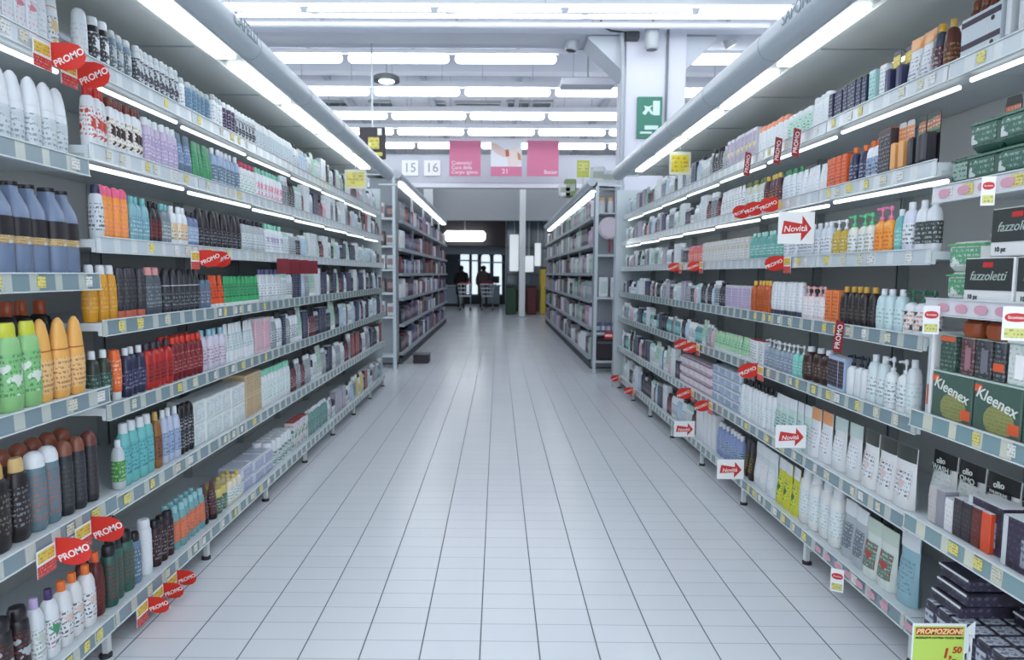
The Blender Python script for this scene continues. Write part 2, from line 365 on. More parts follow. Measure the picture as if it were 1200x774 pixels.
# numbers 15 and 16
for n, xa, xb, lab in (('15', 471, 490, 'first of two white number plates on the fascia, reading 15'), ('16', 497, 516, 'second of two white number plates on the fascia, beside the pink banner, reading 16')):
    t = slab('number_plate', xa, xb, 188, 206, FY-.05, .03, mat((232, 234, 240), .6)); c = at((xa+xb)/2, 197, FY-.055)
    lettering(n, .32, mat((150, 158, 166), .6), t, c, bold=.005); tag(t, lab, 'number plate')
# banners
def banner(x0, x1, y0, y1, lab, m):
    t = slab('hanging_banner', x0, x1, y0, y1, FY-1.1, .02, m); tag(t, lab, 'banner', None)
    for xx in (x0+4, x1-4):
        p = at(xx, y0, BY-.59); MB().box(p.x-.008, p.x+.008, BY-.594, BY-.59, p.z, 5.349).build('hanging_wire', M_METAL, t)
    return t
PK = mat((204, 116, 150), .6)
t = banner(526.5, 563.5, 165, 206.5, 'pink hanging banner with three lines of pale lettering, beside the 16 plate', PK)
WP = mat((244, 220, 232), .6)
for i, sx_ in enumerate(('Cosmetici', 'Cura della', 'Corpo igiene')): lettering(sx_, .115, WP, t, at(529, 191+i*5.4, FY-1.107), align='LEFT', bold=.01)
t = banner(575, 611.5, 165, 206.5, 'white hanging banner with reclining figure photo over a pink strip', mat((220, 222, 232), .6))
slab('pink_strip', 575, 611.5, 195.5, 206.5, FY-1.125, .015, PK, t)
lettering('21', .15, WP, t, at(592, 201, FY-1.14)); 
# soft warm shapes of the photo: a reclined arm and hand of lighter paper tones
sk = mat((206, 172, 164), .6)
def blob(pts, m, Yq, nm): 
    P = [at(x, y, Yq) for x, y in pts]; MB().prism([(q.x, q.z) for q in P], .006, 'xz', Yq).build(nm, m, t)
blob([(575.5,167),(582,169),(590,174),(596,179),(596,184),(590,184),(582,180),(577,175)], mat((214,190,186), .6), FY-1.107, 'printed_arm')
blob([(596,176),(602,172),(610,178),(611,190),(605,195),(596,195),(594,186)], mat((222,208,204), .6), FY-1.107, 'printed_body')
blob([(592,176),(596,175),(597,183),(593,184)], mat((176,96,72), .6), FY-1.109, 'printed_hair')
blob([(606,178),(610,181),(611,188),(607,187)], mat((190,130,100), .6), FY-1.109, 'printed_hair')
t = banner(617.5, 655, 165, 206.5, 'plain pink hanging banner with one small pale word, closest to the column', PK)
lettering('Bazaar', .12, WP, t, at(653.5, 202, FY-1.107), align='RIGHT', bold=.01)

# far long lamp and windows
p, q = at(521, 283, BY+2.8), at(569, 271, BY+2.8)
t = MB().rbox(p.x, q.x, BY+2.6, BY+2.85, p.z, q.z, .09).build('ceiling_lamp', glow('far_lamp', 4)); tag(t, 'long white box lamp glowing under the dark soffit at the aisle end', 'ceiling lamp')
MB().box((p.x+q.x)/2-.02, (p.x+q.x)/2+.02, BY+2.7, BY+2.74, q.z, q.z+.5).build('hanger', M_METAL, t)
WY = 29.5
struct(slab('wall_back', 300, 900, 240, 362, WY+.3, .2, mat((58, 66, 74), .8)))
M_DAY = mat((226, 240, 250), .5, 0, .9)
for i, (xa, xb, ya, yb) in enumerate(((539.5, 549.5, 295, 345), (553, 559.5, 296, 345), (564, 574, 298, 345), (578.5, 588, 298, 345))):
    P = []; r = (xb-xa)*.35
    for k in range(9):
        a = math.pi*k/8; P.append((xb-r+r*math.cos(a) if k < 4 else xa+r+r*math.cos(a), ya+r-r*math.sin(a)))
    P = [(xb, yb)]+P+[(xa, yb)]; Q = [at(x, y, WY) for x, y in P]
    wo = MB().prism([(q.x, q.z) for q in Q][::-1], .05, 'xz', WY+.1).build('window_%d' % (i+1), M_DAY); struct(wo)
    c = Vector((sum(q.x for q in Q)/len(Q), 0, sum(q.z for q in Q)/len(Q)))
    R = [(c.x+(q.x-c.x)*1.07, c.z+(q.z-c.z)*1.05) for q in Q][::-1]
    MB().prism(R, .05, 'xz', WY+.2).build('window_frame', mat((100, 116, 126), .5), wo)
    MB().box(c.x-.28, c.x+.28, WY+.06, WY+.1, c.z-.03, c.z+.03).build('window_bar', mat((130, 146, 156), .5), wo)
# glazed shop front to one side of the aisle end
sf = empty('glazed_partition', at(612, 371, 24)); tag(sf, 'glazed dark-framed partition behind the pole at the aisle end', 'partition')
sf.location = (0, 0, 0)
slab('glass_panel', 594, 643, 259, 340, 24.2, .02, mat((96, 110, 122), .15), sf)
for xx in (592, 606, 622, 636, 643): slab('mullion', xx, xx+1.6, 258, 366, 24.05, .1, mat((170, 180, 188) if xx in (592, 636) else (44, 40, 44), .5), sf)
for yy in (258, 290, 321): slab('transom', 592, 643, yy, yy+1.4, 24.06, .08, mat((70, 70, 76), .5), sf)
slab('kick_panel', 592, 643, 340, 367, 24.2, .05, mat((56, 52, 56), .6), sf)
def rpanel(x0, x1, y0, y1, lab):  # plain white hanging shape, no lamp; its faint glow is added
    p, q = at(x0, y1, 23.6), at(x1, y0, 23.6); o = MB().rbox(p.x, q.x, 23.6, 23.66, p.z, q.z, .025).build('hanging_white_panel', mat((226, 234, 240), .5, 0, .55)); tag(o, lab, 'hanging panel')
    MB().box((p.x+q.x)/2-.01, (p.x+q.x)/2+.01, 23.62, 23.64, q.z, 5.349).build('hanging_wire', M_METAL, o)
rpanel(597, 608, 275, 318, 'tall white panel with added glow hanging just before the pole')
rpanel(614, 625.5, 300, 319, 'short white panel with added glow hanging just beyond the pole')
rpanel(626.5, 634, 285, 312, 'dim white panel with added glow in the third pane of the glazed partition')
def crate(x0, x1, y0, y1, Y, c, lab):
    p, q = at(x0, y1, Y), at(x1, y0, Y); o = MB().rbox(p.x, q.x, Y, Y+.5, 0, q.z, .03).build('checkout_bin', mat(c, .6)); tag(o, lab, 'bin')
    MB().box(p.x-.03, q.x+.03, Y-.03, Y+.53, q.z+.001, q.z+.06).build('rim', M_DARK, o)
crate(592.5, 605.5, 336, 368, 22.3, (42, 74, 54), 'dark green bin on the floor before the pole')
crate(617, 629, 336, 368, 22.3, (92, 34, 40), 'dark red bin on the floor beyond the pole')
crate(633, 640, 315, 330, 22.6, (196, 170, 60), 'small yellow display box beside the dark red bin')
# checkouts and people
def checkout(px, Y, lab):
    p = at(px, 365, Y); t = empty('checkout_counter', (p.x, Y, 0)); tag(t, lab, 'checkout')
    MB().rbox(-.42, .42, 0, 1.6, .12, .86, .03).build('body', mat((150, 164, 176), .5), t); MB().rbox(-.46, .46, -.03, 1.63, .86, .92, .02).build('worktop', mat((206, 218, 228), .3), t)
    MB().box(-.38, .38, .04, 1.56, 0, .12).build('plinth', M_DARK, t); MB().box(-.25, .25, .05, 1.5, .921, .93).build('conveyor_belt', M_DARK, t)
    s = MB().rbox(.1, .4, .5, .56, 1.0, 1.3, .01).build('screen', M_DARK, t); MB().box(.23, .27, .52, .54, .93, 1.0).build('stand', M_METAL, t)
checkout(530, 27.6, 'pale checkout counter in front of the person in a dark coat')
checkout(574, 27.6, 'pale checkout counter in front of the person in a brown coat')
def person(px, Y, coat, lab, h=1.7, turn=0):
    p = at(px, 360, Y); root = empty('person', (p.x, Y, 0), turn); tag(root, lab, 'person')
    V = [(0,0,.93),(0,0,1.12),(0,0,1.38),(0,0,1.5),(0,.01,1.62),
         (.1,0,.9),(.11,.02,.5),(.11,0,.08),(.11,-.12,.03),(-.1,0,.9),(-.11,-.05,.5),(-.11,.03,.08),(-.11,-.09,.03),
         (.19,0,1.4),(.25,-.03,1.14),(.24,-.18,.98),(.24,-.25,.95),(-.19,0,1.4),(-.25,-.03,1.14),(-.24,-.16,.98),(-.24,-.23,.95)]
    E_ = [(0,1),(1,2),(2,3),(3,4),(0,5),(5,6),(6,7),(7,8),(0,9),(9,10),(10,11),(11,12),(2,13),(13,14),(14,15),(15,16),(2,17),(17,18),(18,19),(19,20)]
    Rr = [.15,.14,.16,.06,.095,.1,.07,.05,.045,.1,.07,.05,.045,.075,.055,.04,.04,.075,.055,.04,.04]
    me = bpy.data.meshes.new('body'); me.from_pydata(V, E_, []); b = ob('body', me, root); me.materials.append(mat((70, 58, 58), .7))
    m = b.modifiers.new('skin', 'SKIN')
    if not me.skin_vertices: me.attributes
    try: sv = me.skin_vertices[0].data
    except Exception: sv = None
    if sv:
        for i, r in enumerate(Rr): sv[i].radius = (r, r*.8)
        sv[0].use_root = True
    b.modifiers.new('sub', 'SUBSURF').levels = 1
    MB().lathe([(1.0, .55), (1.05, .8), (.95, 1.05), (1.08, 1.3), (.9, 1.44), (.4, 1.5)], .21, .165, 14).build('coat', mat(coat, .8), root)
    for s in (-1, 1): MB().tube([(s*.2, 0, 1.42), (s*.265, -.03, 1.14), (s*.25, -.17, 1.0)], .062, 8).build('sleeve', mat(coat, .8), root)
    MB().lathe([(0, 1.52), (.8, 1.56), (1, 1.63), (.85, 1.7), (0, 1.74)], .105, .115, 12).build('hair', mat((40, 30, 28), .8), root)
person(540.5, 26.4, (36, 28, 32), 'distant person in a dark coat standing with back to the aisle')
person(566.5, 26.4, (92, 82, 82), 'distant person in a grey-brown coat standing with back to the aisle')
def cart(px, Y, lab):
    p = at(px, 362, Y); t = empty('shopping_trolley', (p.x, Y, 0)); tag(t, lab, 'shopping trolley')
    b = MB()
    for z in (.55, .7, .85, 1.0):
        w2 = .2+(z-.55)*.15
        b.tube([(-w2, -.3, z), (w2, -.3, z), (w2, .4, z), (-w2, .4, z), (-w2, -.3, z)], .012, 5)
    for k in range(5):
        xx = -.2+k*.1; b.tube([(xx, -.3, .55), (xx*1.3, -.3, 1.0)], .008, 4)
    b.build('basket', mat((200, 212, 220), .3, .5), t)
    MB().tube([(-.24, .42, 1.05), (.24, .42, 1.05)], .018, 6).build('handle', M_RED, t)
    MB().tube([(-.2, -.3, .12), (-.2, .4, .12), (-.2, .4, 1.0)], .014, 5).tube([(.2, -.3, .12), (.2, .4, .12), (.2, .4, 1.0)], .014, 5).tube([(-.2, -.2, .55), (-.2, .4, .12)], .014, 5).tube([(.2, -.2, .55), (.2, .4, .12)], .014, 5).build('frame', M_METAL, t)
    for sx in (-.2, .2):
        for y in (-.28, .36): MB().tube([(sx-.015, y, .055), (sx+.015, y, .055)], .055, 10).build('wheel', M_DARK, t)
cart(545, 24.6, 'empty wire shopping trolley below the person in a dark coat'); cart(571, 24.6, 'empty wire shopping trolley below the person in a brown coat')

# ---------------------------------------------------------------- shelving runs
BAY0, BAYW = 1.455, .815
def rail_mat(kind):
    k = ('rail', kind)
    if k in _M: return _M[k]
    m = bpy.data.materials.new('rail_'+kind); m.use_nodes = True; nt = m.node_tree; N = nt.nodes; L = nt.links; b = N['Principled BSDF']; b.inputs['Roughness'].default_value = .18
    tc = N.new('ShaderNodeTexCoord'); s = N.new('ShaderNodeSeparateXYZ'); L.new(tc.outputs['Object'], s.inputs[0])
    def M(op, a, bb=None):
        n = N.new('ShaderNodeMath'); n.operation = op
        for i, v in enumerate((a, bb)):
            if v is None: continue
            if isinstance(v, (int, float)): n.inputs[i].default_value = v
            else: L.new(v, n.inputs[i])
        return n.outputs[0]
    f = M('FRACT', M('DIVIDE', s.outputs['Y'], .113))
    nz = N.new('ShaderNodeTexNoise'); nz.inputs['Scale'].default_value = 9; cv = N.new('ShaderNodeCombineXYZ'); L.new(s.outputs['Y'], cv.inputs[1]); L.new(cv.outputs[0], nz.inputs['Vector'])
    t = M('LESS_THAN', M('ADD', f, M('MULTIPLY', M('SUBTRACT', nz.outputs['Fac'], .5), .5)), .34)
    mx = N.new('ShaderNodeMix'); mx.data_type = 'RGBA'; L.new(t, mx.inputs[0])
    A, B = {'grey': ((130, 150, 158), (190, 197, 190)), 'clear': ((196, 206, 212), (214, 220, 222)), 'teal': ((132, 160, 166), (212, 214, 196))}[kind]
    mx.inputs[6].default_value = lin(A)+(1,); mx.inputs[7].default_value = lin(B)+(1,); L.new(mx.outputs[2], b.inputs['Base Color']); _M[k] = m; return m
LEV = {  # a(front plane), z(shelf surface)
 'L1': (1.395, .143), 'L2': (1.39, .567), 'L3': (1.39, .913), 'L4': (1.39, 1.217), 'L5': (1.40, 1.512), 'L6': (1.41, 1.835), 'L7': (1.43, 2.138),
 'N1': (1.395, .143), 'N2': (1.365, .594), 'N3': (1.375, .985), 'N4': (1.39, 1.383), 'N5': (1.41, 1.772), 'N7': (1.43, 2.119),
 'R1': (1.49, .161), 'R2': (1.48, .527), 'R3': (1.485, .885), 'R4': (1.49, 1.183), 'R5': (1.50, 1.487), 'R6': (1.50, 1.79), 'R7': (1.52, 2.107),
 'Q1': (1.49, .161), 'Q2': (1.46, .551), 'Q3': (1.46, .925), 'Q4': (1.49, 1.315), 'Q5': (1.49, 1.694), 'Q7': (1.52, 2.106)}
WORD = {'1': 'bottom', '2': 'second', '3': 'third', '4': 'fourth', '5': 'fifth', '6': 'sixth', '7': 'top'}
BACKX = 1.92
ORD = ['first', 'second', 'third', 'fourth', 'fifth', 'sixth', 'seventh', 'eighth', 'ninth', 'tenth', 'eleventh', 'twelfth', 'thirteenth', 'fourteenth', 'fifteenth', 'sixteenth', 'seventeenth', 'eighteenth', 'nineteenth', 'twentieth']
def ordinal(n):
    if n <= 20: return ORD[n-1]
    t, u = divmod(n, 10); T = {2: 'twent', 3: 'thirt', 4: 'fort', 5: 'fift', 6: 'sixt', 7: 'sevent', 8: 'eight', 9: 'ninet'}
    return (T[t]+'y-'+ORD[u-1]) if u else T[t]+'ieth'
SIDE = {-1: 'opposite the column', 1: 'under the column'}
def shelf_unit(side, k):
    y0, y1 = BAY0+k*BAYW, BAY0+(k+1)*BAYW; near = k == 0
    keys = (('N1','N2','N3','N4','N5','N7') if near else ('L1','L2','L3','L4','L5','L6','L7')) if side < 0 else (('Q1','Q2','Q3','Q4','Q5','Q7') if near else ('R1','R2','R3','R4','R5','R6','R7'))
    u = empty('shelving_unit', (0, 0, 0)); tag(u, '%s bay of white metal shelving from the near end, aisle side %s' % (ordinal(k+1), SIDE[side]), 'shelving', 'shelving bays '+SIDE[side])
    s = side
    MB().box(s*(BACKX+.001), s*(BACKX+.02), y0+.002, y1-.002, .08, 2.42).build('back_panel', M_BACK, u)
    MB().box(s*1.875, s*1.919, y1-.030, y1-.003, 0, 2.42).box(s*1.874, s*1.8745, y1-.02, y1-.013, .2, 2.3, 1).build('upright', [M_METAL, M_DARK], u)
    MB().box(s*1.72, s*1.74, y0+.003, y1-.003, 0, .095).build('shade_board', mat((84, 90, 94), .7), u)  # dark board added to stand in for the shade under the bottom shelf
    a1 = LEV[keys[0]][0]
    ft = MB().box(s*(a1+.015), s*(a1+.035), y1-.03, y1-.004, 0, .1).box(s*(a1+.035), s*1.719, y1-.026, y1-.008, .06, .095).build('foot', mat((214, 220, 222), .3, .2), u)
    MB().lathe([(1, 0), (1, .012), (.5, .014)], .022, .022, 10, cx=s*(a1+.025), cyy=y1-.025).build('levelling_foot', M_DARK, ft)
    if k == 0: MB().box(s*(a1+.015), s*(a1+.035), y0-.0, y0+.02, 0, .09).build('foot', M_SHELF, u)
    for key in keys:
        a, z = LEV[key]; lv = key[1]; top = lv in '67'
        sh = MB().box(s*(a+.006), s*(BACKX-.005), y0+.003, y1-.003, z-.028, z).box(s*(a+.006), s*(a+.02), y0+.003, y1-.003, z-.045, z-.028).build('shelf', M_SHELF, u)
        slope = .008
        poly = [(s*a, z-.042), (s*(a+.005), z-.042), (s*(a+.005), z+.006), (s*(a-.001+slope*.3), z+.006)]
        rm = rail_mat('clear' if top or (lv == '5' and not near) else ('teal' if (side > 0 and near) else 'grey'))
        if side > 0 and near and lv in '45': rm = mat((224, 222, 228), .4)
        hgt = .05 if not (side > 0 and near and lv in '23') else .052
        rl = MB().prism([(s*(a-.002), z+.008-hgt), (s*(a+.004), z+.008-hgt), (s*(a+.004), z+.008), (s*(a-.0), z+.008)], y1-y0-.008, 'xz', y0+.004).build('price_rail', rm, sh)
        MB().box(s*(a-.005), s*(a+.005), y0+.004, y1-.004, z+.0085, z+.0125).box(s*(a-.006), s*(a+.004), y0+.004, y1-.004, z+.003-hgt, z+.007-hgt).build('rail_edge', mat((216, 226, 228), .15), sh)
        if lv in '67' and not (near and side < 0 and lv == '6'):
            MB().tube([(s*(a+.06), y0+.03, z-.06), (s*(a+.06), y1-.03, z-.05)], .009, 8).build('shelf_lamp', M_STRIP, sh)
        if k <= 2:   # separate paper tickets slotted in the rail
            yy = y0+.05+random.random()*.05
            while yy < y1-.06:
                wd = random.choice((.028, .034, .042)); c = random.choice(((226, 214, 120), (214, 214, 196), (226, 228, 226)))
                if random.random() < .6: MB().box(s*(a-.0045), s*(a-.0025), yy, yy+wd, z-.034, z+.001).build('price_ticket', printed(c, (120, 110, 90), scale=1.6), sh)
                yy += wd+random.uniform(.03, .11)
for k in range(8):
    shelf_unit(-1, k); shelf_unit(1, k)
YEND = BAY0+8*BAYW
# clipped end panels of the two runs
for s in (-1, 1):
    e = MB().box(s*1.44, s*1.93, YEND+.0, YEND+.025, .0, 2.42).build('end_panel', mat((190, 200, 206), .4), [o for o in COL.objects if o.name.startswith('shelving_unit')][-2 if s < 0 else -1])
    MB().box(s*1.43, s*1.46, YEND+.026, YEND+.04, .0, 2.42).build('corner_trim', M_METAL, e)

# light canopies
def canopy(side, xin, xout, xc, zc, r, z, y0, y1, lab, txt, ty, lampph):
    s = side; c = empty('light_canopy', (0, 0, 0)); tag(c, lab, 'light canopy')
    MB().box(s*(xin+.02), s*BACKX, y0, y1, z+.01, z+.03).build('ceiling_panel', mat((214, 218, 216), .5), c)
    for k in range(int((y1-y0)/BAYW)+1):
        yy = BAY0+k*BAYW
        if y0 < yy < y1: MB().box(s*(xin+.03), s*BACKX, yy-.004, yy+.004, z+.004, z+.0095).build('seam', M_METAL, c)
    MB().tube([(s*xc, y0, zc), (s*xc, y1, zc)], r, 24).build('tubular_fascia', mat((182, 192, 200), .35), c)
    for k in range(9): 
        yy = BAY0+k*BAYW+.02
        if y0 < yy < y1: MB().tube([(s*xc, yy-.004, zc), (s*xc, yy+.004, zc)], r+.0015, 24).build('joint_ring', mat((160, 170, 178), .4), c)
    MB().box(s*(xout-.0), s*(xin+.0), y0, y1, z+.012, z+.04).build('tray', mat((196, 204, 202), .4), c)
    yy = lampph
    while yy+.7 < y1+.3:
        ye = min(yy+.69, y1-.02)
        if yy > y0-.3: MB().rbox(min(s*xout, s*xin)+.012, max(s*xout, s*xin)-.012, max(yy, y0), ye, z-.012, z+.01, .006).build('diffuser', M_CAN, c)
        yy += .82
    # braces back to the shelving
    for k in range(8): MB().box(s*(xc+r*.7), s*(xin+.08), BAY0+(k+1)*BAYW-.012, BAY0+(k+1)*BAYW+.012, z+.032, z+.05).build('bracket', M_METAL, c)
    # lettering wrapped on the aisle face of the fascia
    ang = math.radians(8)
    l = lettering(txt, .075, mat((120, 138, 148), .5), c, (s*(xc-r-.002), ty, zc+.012), (math.pi/2, 0, math.pi/2 if s < 0 else -math.pi/2), bold=.0)
    return c
CZ = 2.43
def lat(sv): return 1.03/sv*.996 if False else (CZ-1.4)/(.996*sv)
canopy(-1, lat(.752), lat(.826), 1.165, CZ+.015, .062, CZ, 1.6, 6.95, 'long white light canopy with tubular edge above shelving opposite the column', 'CAPELLI', 2.92, 2.52)
canopy(1, lat(.715), lat(.768), 1.265, CZ+.03, .072, CZ, 1.6, 6.95, 'long white light canopy with tubular edge above shelving under the column', 'SAPONI', 2.72, 2.60)

# ---------------------------------------------------------------- products
_PC = {}
def cyl_label(prof, dx, dy, z0, z1, n, e, m):
    """band following the profile between z0 and z1"""
    def rad(z):
        for p, q in zip(prof, prof[1:]):
            if p[1] <= z <= q[1] and q[1] > p[1]:
                t = (z-p[1])/(q[1]-p[1]); return p[0]+(q[0]-p[0])*t
        return 1
    zs = [z0+(z1-z0)*i/3 for i in range(4)]
    b = MB(); b.lathe([(rad(z)+.0, z) for z in zs], dx+.0012, dy+.0012, n, e, close=False); return b.mesh('label', m)
def product(kind, h, wd, dp, body, cap, lab=None, ink=(90, 90, 100), ink2=None, far=False):
    """returns (mesh_of_body, [(part name, mesh)...]); local +X faces the aisle, width runs along Y"""
    key = (kind, h, wd, dp, body, cap, lab, ink, ink2, far)
    if key in _PC: return _PC[key]
    n = 10 if far else 20
    mb, mc = mat(body, .32), mat(cap, .3); parts = []
    ml = printed(lab, ink, ink2) if lab else None
    dx, dy = dp/2, wd/2
    def add(nm, b, m): parts.append((nm, b.mesh(nm, m)))
    b = MB()
    if kind == 'can':
        pr = [(0, 0), (.93, 0), (1, .008), (1, h*.78), (.95, h*.8), (.84, h*.825)]
        b.lathe(pr, dx, dy, n); add('cap', MB().lathe([(.84, h*.825), (.86, h*.83), (.84, h*.95), (.7, h*.99), (0, h)], dx, dy, n), mc)
        if lab: parts.append(('label', cyl_label(pr, dx, dy, h*.12, h*.7, n, 2, ml)))
    elif kind == 'bottle':
        pr = [(0, 0), (.86, 0), (.97, .008), (1, h*.12), (1, h*.55), (.93, h*.72), (.7, h*.82), (.42, h*.85)]
        b.lathe(pr, dx, dy, n, 2.6); add('cap', MB().lathe([(.44, h*.845), (.46, h*.85), (.44, h*.985), (.38, h), (0, h)], dx*1.1, dy*.95, n), mc)
        if lab: parts.append(('label', cyl_label(pr, dx, dy, h*.16, h*.58, n, 2.6, ml)))
    elif kind == 'shampoo':      # slightly waisted with a broad flip cap
        pr = [(0, 0), (.8, 0), (.93, .008), (1, h*.2), (.95, h*.45), (.97, h*.62), (.84, h*.8), (.62, h*.84)]
        b.lathe(pr, dx, dy, n, 2.3); add('cap', MB().lathe([(.64, h*.835), (.66, h*.84), (.62, h*.96), (.52, h), (0, h)], dx, dy, n), mc)
        if lab: parts.append(('label', cyl_label(pr, dx, dy, h*.18, h*.66, n, 2.3, ml)))
    elif kind == 'dome':          # tall leaf-shaped bottle, no separate shoulder
        pr = [(0, 0), (.8, 0), (.9, .008), (1, h*.3), (.97, h*.55), (.8, h*.78), (.55, h*.93), (.25, h*.985), (0, h)]
        b.lathe(pr, dx, dy, n, 2.2); add('cap_seam', MB().lathe([(.93, h*.6), (.955, h*.602), (.945, h*.612), (.92, h*.614)], dx*1.02, dy*1.02, n, 2.2, close=False), mc)
        if lab: parts.append(('label', cyl_label(pr, dx, dy, h*.1, h*.5, n, 2.2, ml)))
    elif kind == 'capsule':       # domed bottle whose upper third is the cap
        pr = [(0, 0), (.85, 0), (1, .01), (1, h*.5), (.96, h*.8)]
        b.lathe(pr, dx, dy, n); add('cap', MB().lathe([(.96, h*.8), (.94, h*.88), (.75, h*.95), (.45, h*.985), (0, h)], dx, dy, n), mc)
        if lab: parts.append(('label', cyl_label(pr, dx, dy, h*.1, h*.72, n, 2, ml)))
    elif kind == 'big':           # big sleeve bottle: square foot, black band, sloping shoulders
        pr = [(0, 0), (.97, 0), (1, .006), (1, h*.34)]
        b.lathe([(0, 0), (.97, 0), (1, .006), (1, h*.62), (.92, h*.72), (.66, h*.83), (.46, h*.9), (.46, h*.955)], dx, dy, n, 3.2)
        add('cap', MB().lathe([(.5, h*.955), (.52, h*.96), (.5, h), (0, h)], dx, dy, n), mc)
        parts.append(('label', cyl_label([(1, 0), (1, h)], dx, dy, h*.36, h*.62, n, 3.2, mat((36, 32, 38), .4))))
        parts.append(('picture_band', cyl_label([(1, 0), (1, h)], dx*1.008, dy*1.008, h*.34, h*.42, n, 3.2, printed((196, 170, 120), (120, 70, 40), (200, 200, 190), scale=2))))
    elif kind == 'tube':          # stands on its cap, crimped on top
        b.lathe([(.0, h*.13), (.96, h*.13), (1, h*.16), (1, h*.45, .8), (.98, h*.75, .45), (1, h*.97, .08), (1, h, .08)], dx, dy, n, 2)
        add('cap', MB().lathe([(0, 0), (.9, 0), (.93, .004), (.96, h*.12), (.9, h*.13)], dx, dy, n), mc)
        if lab: add('label', MB().lathe([(1.02, h*.3, .92), (1.02, h*.45, .83), (1.0, h*.75, .48)], dx+.001, dy, n, 2, close=False), ml)
    elif kind == 'tottle':        # inverted bottle, cap at the foot
        pr = [(.9, h*.16), (.98, h*.18), (1, h*.5), (.92, h*.85), (.7, h*.97), (0, h)]
        b.lathe([(0, h*.16)]+pr, dx, dy, n, 2.4); add('cap', MB().lathe([(0, 0), (.8, 0), (.84, .004), (.88, h*.155), (.8, h*.16)], dx, dy, n, 2.4), mc)
        if lab: parts.append(('label', cyl_label(pr, dx, dy, h*.28, h*.8, n, 2.4, ml)))
    elif kind == 'pump':
        pr = [(0, 0), (.92, 0), (1, .008), (1, h*.55), (.9, h*.64), (.5, h*.7), (.3, h*.72)]
        b.lathe(pr, dx, dy, n, 2.4)
        P = MB().lathe([(.34, h*.72), (.36, h*.725), (.34, h*.79), (.14, h*.8), (.12, h*.9)], dy, dy, n); P.lathe([(.0, h*.9), (.3, h*.9), (.32, h*.95), (.2, h), (0, h)], dy, dy, n)
        P.box(0, dx*1.15, -dy*.13, dy*.13, h*.93, h*.975); add('pump_head', P, mc)
        if lab: parts.append(('label', cyl_label(pr, dx, dy, h*.1, h*.52, n, 2.4, ml)))
    elif kind == 'jar':
        pr = [(0, 0), (.9, 0), (1, .01), (1, h*.62), (.92, h*.66)]
        b.lathe(pr, dx, dy, n); add('lid', MB().lathe([(.98, h*.66), (1.02, h*.68), (1.02, h*.95), (.96, h), (0, h)], dx, dy, n), mc)
        if lab: parts.append(('label', cyl_label(pr, dx, dy, h*.1, h*.58, n, 2, ml)))
    elif kind == 'box':
        b.rbox(-dx, dx, -dy, dy, 0, h, .002)
        if lab:
            p = MB().box(dx+.0002, dx+.0012, -dy*.86, dy*.86, h*.1, h*.9); p.box(-dx*.86, dx*.86, -dy-.0012, -dy-.0002, h*.1, h*.9); add('label', p, ml)
        add('flap', MB().box(-dx*.98, dx*.98, -dy*.98, dy*.98, h+.0002, h+.0012), mc)
    elif kind in ('pouch', 'bag'):
        nu, nv = 8, 8; V = []
        for sgn in (1, -1):
            for j in range(nv+1):
                t = j/nv; th = (math.sin(math.pi*min(1, (t*1.0+.12)))**.6 if t < .85 else .02+(1-t)*.9) if t < 1 else .015
                th = max(.02, (1-t)**.55)*(.6+.4*math.sin(math.pi*min(t*1.3+.2, 1)))
                for i in range(nu+1):
                    u = i/nu*2-1; ww = dy*(1-.04*math.sin(math.pi*t)); V.append((sgn*dx*th*math.sqrt(max(0, 1-abs(u)**2.6))+sgn*.0006+.25*dx*(0 if t < .9 else 0), u*ww, t*h))
        bb = len(b.v); b.v += V; S = (nu+1)*(nv+1)
        for sgn in (0, 1):
            for j in range(nv):
                for i in range(nu):
                    q = [bb+sgn*S+j*(nu+1)+i, bb+sgn*S+j*(nu+1)+i+1, bb+sgn*S+(j+1)*(nu+1)+i+1, bb+sgn*S+(j+1)*(nu+1)+i]
                    b.face(q if sgn == 0 else q[::-1], 0, True)
        for j in range(nv):
            for i in (0, nu): b.face([bb+j*(nu+1)+i, bb+(j+1)*(nu+1)+i, bb+S+(j+1)*(nu+1)+i, bb+S+j*(nu+1)+i], 0)
        b.face([bb+i for i in range(nu+1)][::-1]+[bb+S+i for i in range(nu+1)], 0)
        if lab:
            p = MB(); nn = len(p.v)
            for (ta, tb, ua, ub) in ((.18, .62, -.8, .8),):
                K = 5; 
                for j in range(K+1):
                    t = ta+(tb-ta)*j/K; th = max(.02, (1-t)**.55)*(.6+.4*math.sin(math.pi*min(t*1.3+.2, 1)))
                    for i in range(K+1):
                        u = ua+(ub-ua)*i/K; p.v.append((dx*th*math.sqrt(max(0, 1-abs(u)**2.6))+.0025, u*dy*(1-.04*math.sin(math.pi*t)), t*h))
                for j in range(K):
                    for i in range(K): p.face([nn+j*(K+1)+i, nn+j*(K+1)+i+1, nn+(j+1)*(K+1)+i+1, nn+(j+1)*(K+1)+i], 0, True)
            add('label', p, ml)
        c = MB().box(-.0022, .0022, -dy*.97, dy*.97, h*.8, h*1.0)
        c = MB(); 
        for j in range(3):
            t = .76+.12*j; th = dx*max(.02, (1-t)**.55)*(.6+.4*math.sin(math.pi*min(t*1.3+.2, 1)))
            for i in range(9):
                u = -.98+1.96*i/8; c.v.append((th*math.sqrt(max(0, 1-abs(u)**2.6))+.002, u*dy*.985, t*h))
        for j in range(2):
            for i in range(8): c.face([j*9+i, j*9+i+1, (j+1)*9+i+1, (j+1)*9+i], 0, True)
        add('top_band', c, mc)
    elif kind == 'pack':          # shrink-wrapped parcel with seams
        e = min(dx, dy, h/2)*.35
        b.rbox(-dx, dx, -dy, dy, 0, h, e)
        s2 = MB()
        for i in range(1, 4): s2.box(-dx*.98, dx+.001, -dy+i*wd/4-.002, -dy+i*wd/4+.002, e, h-e*.3)
        add('wrap_seam', s2, mat(tuple(int(v*.8) for v in body), .3))
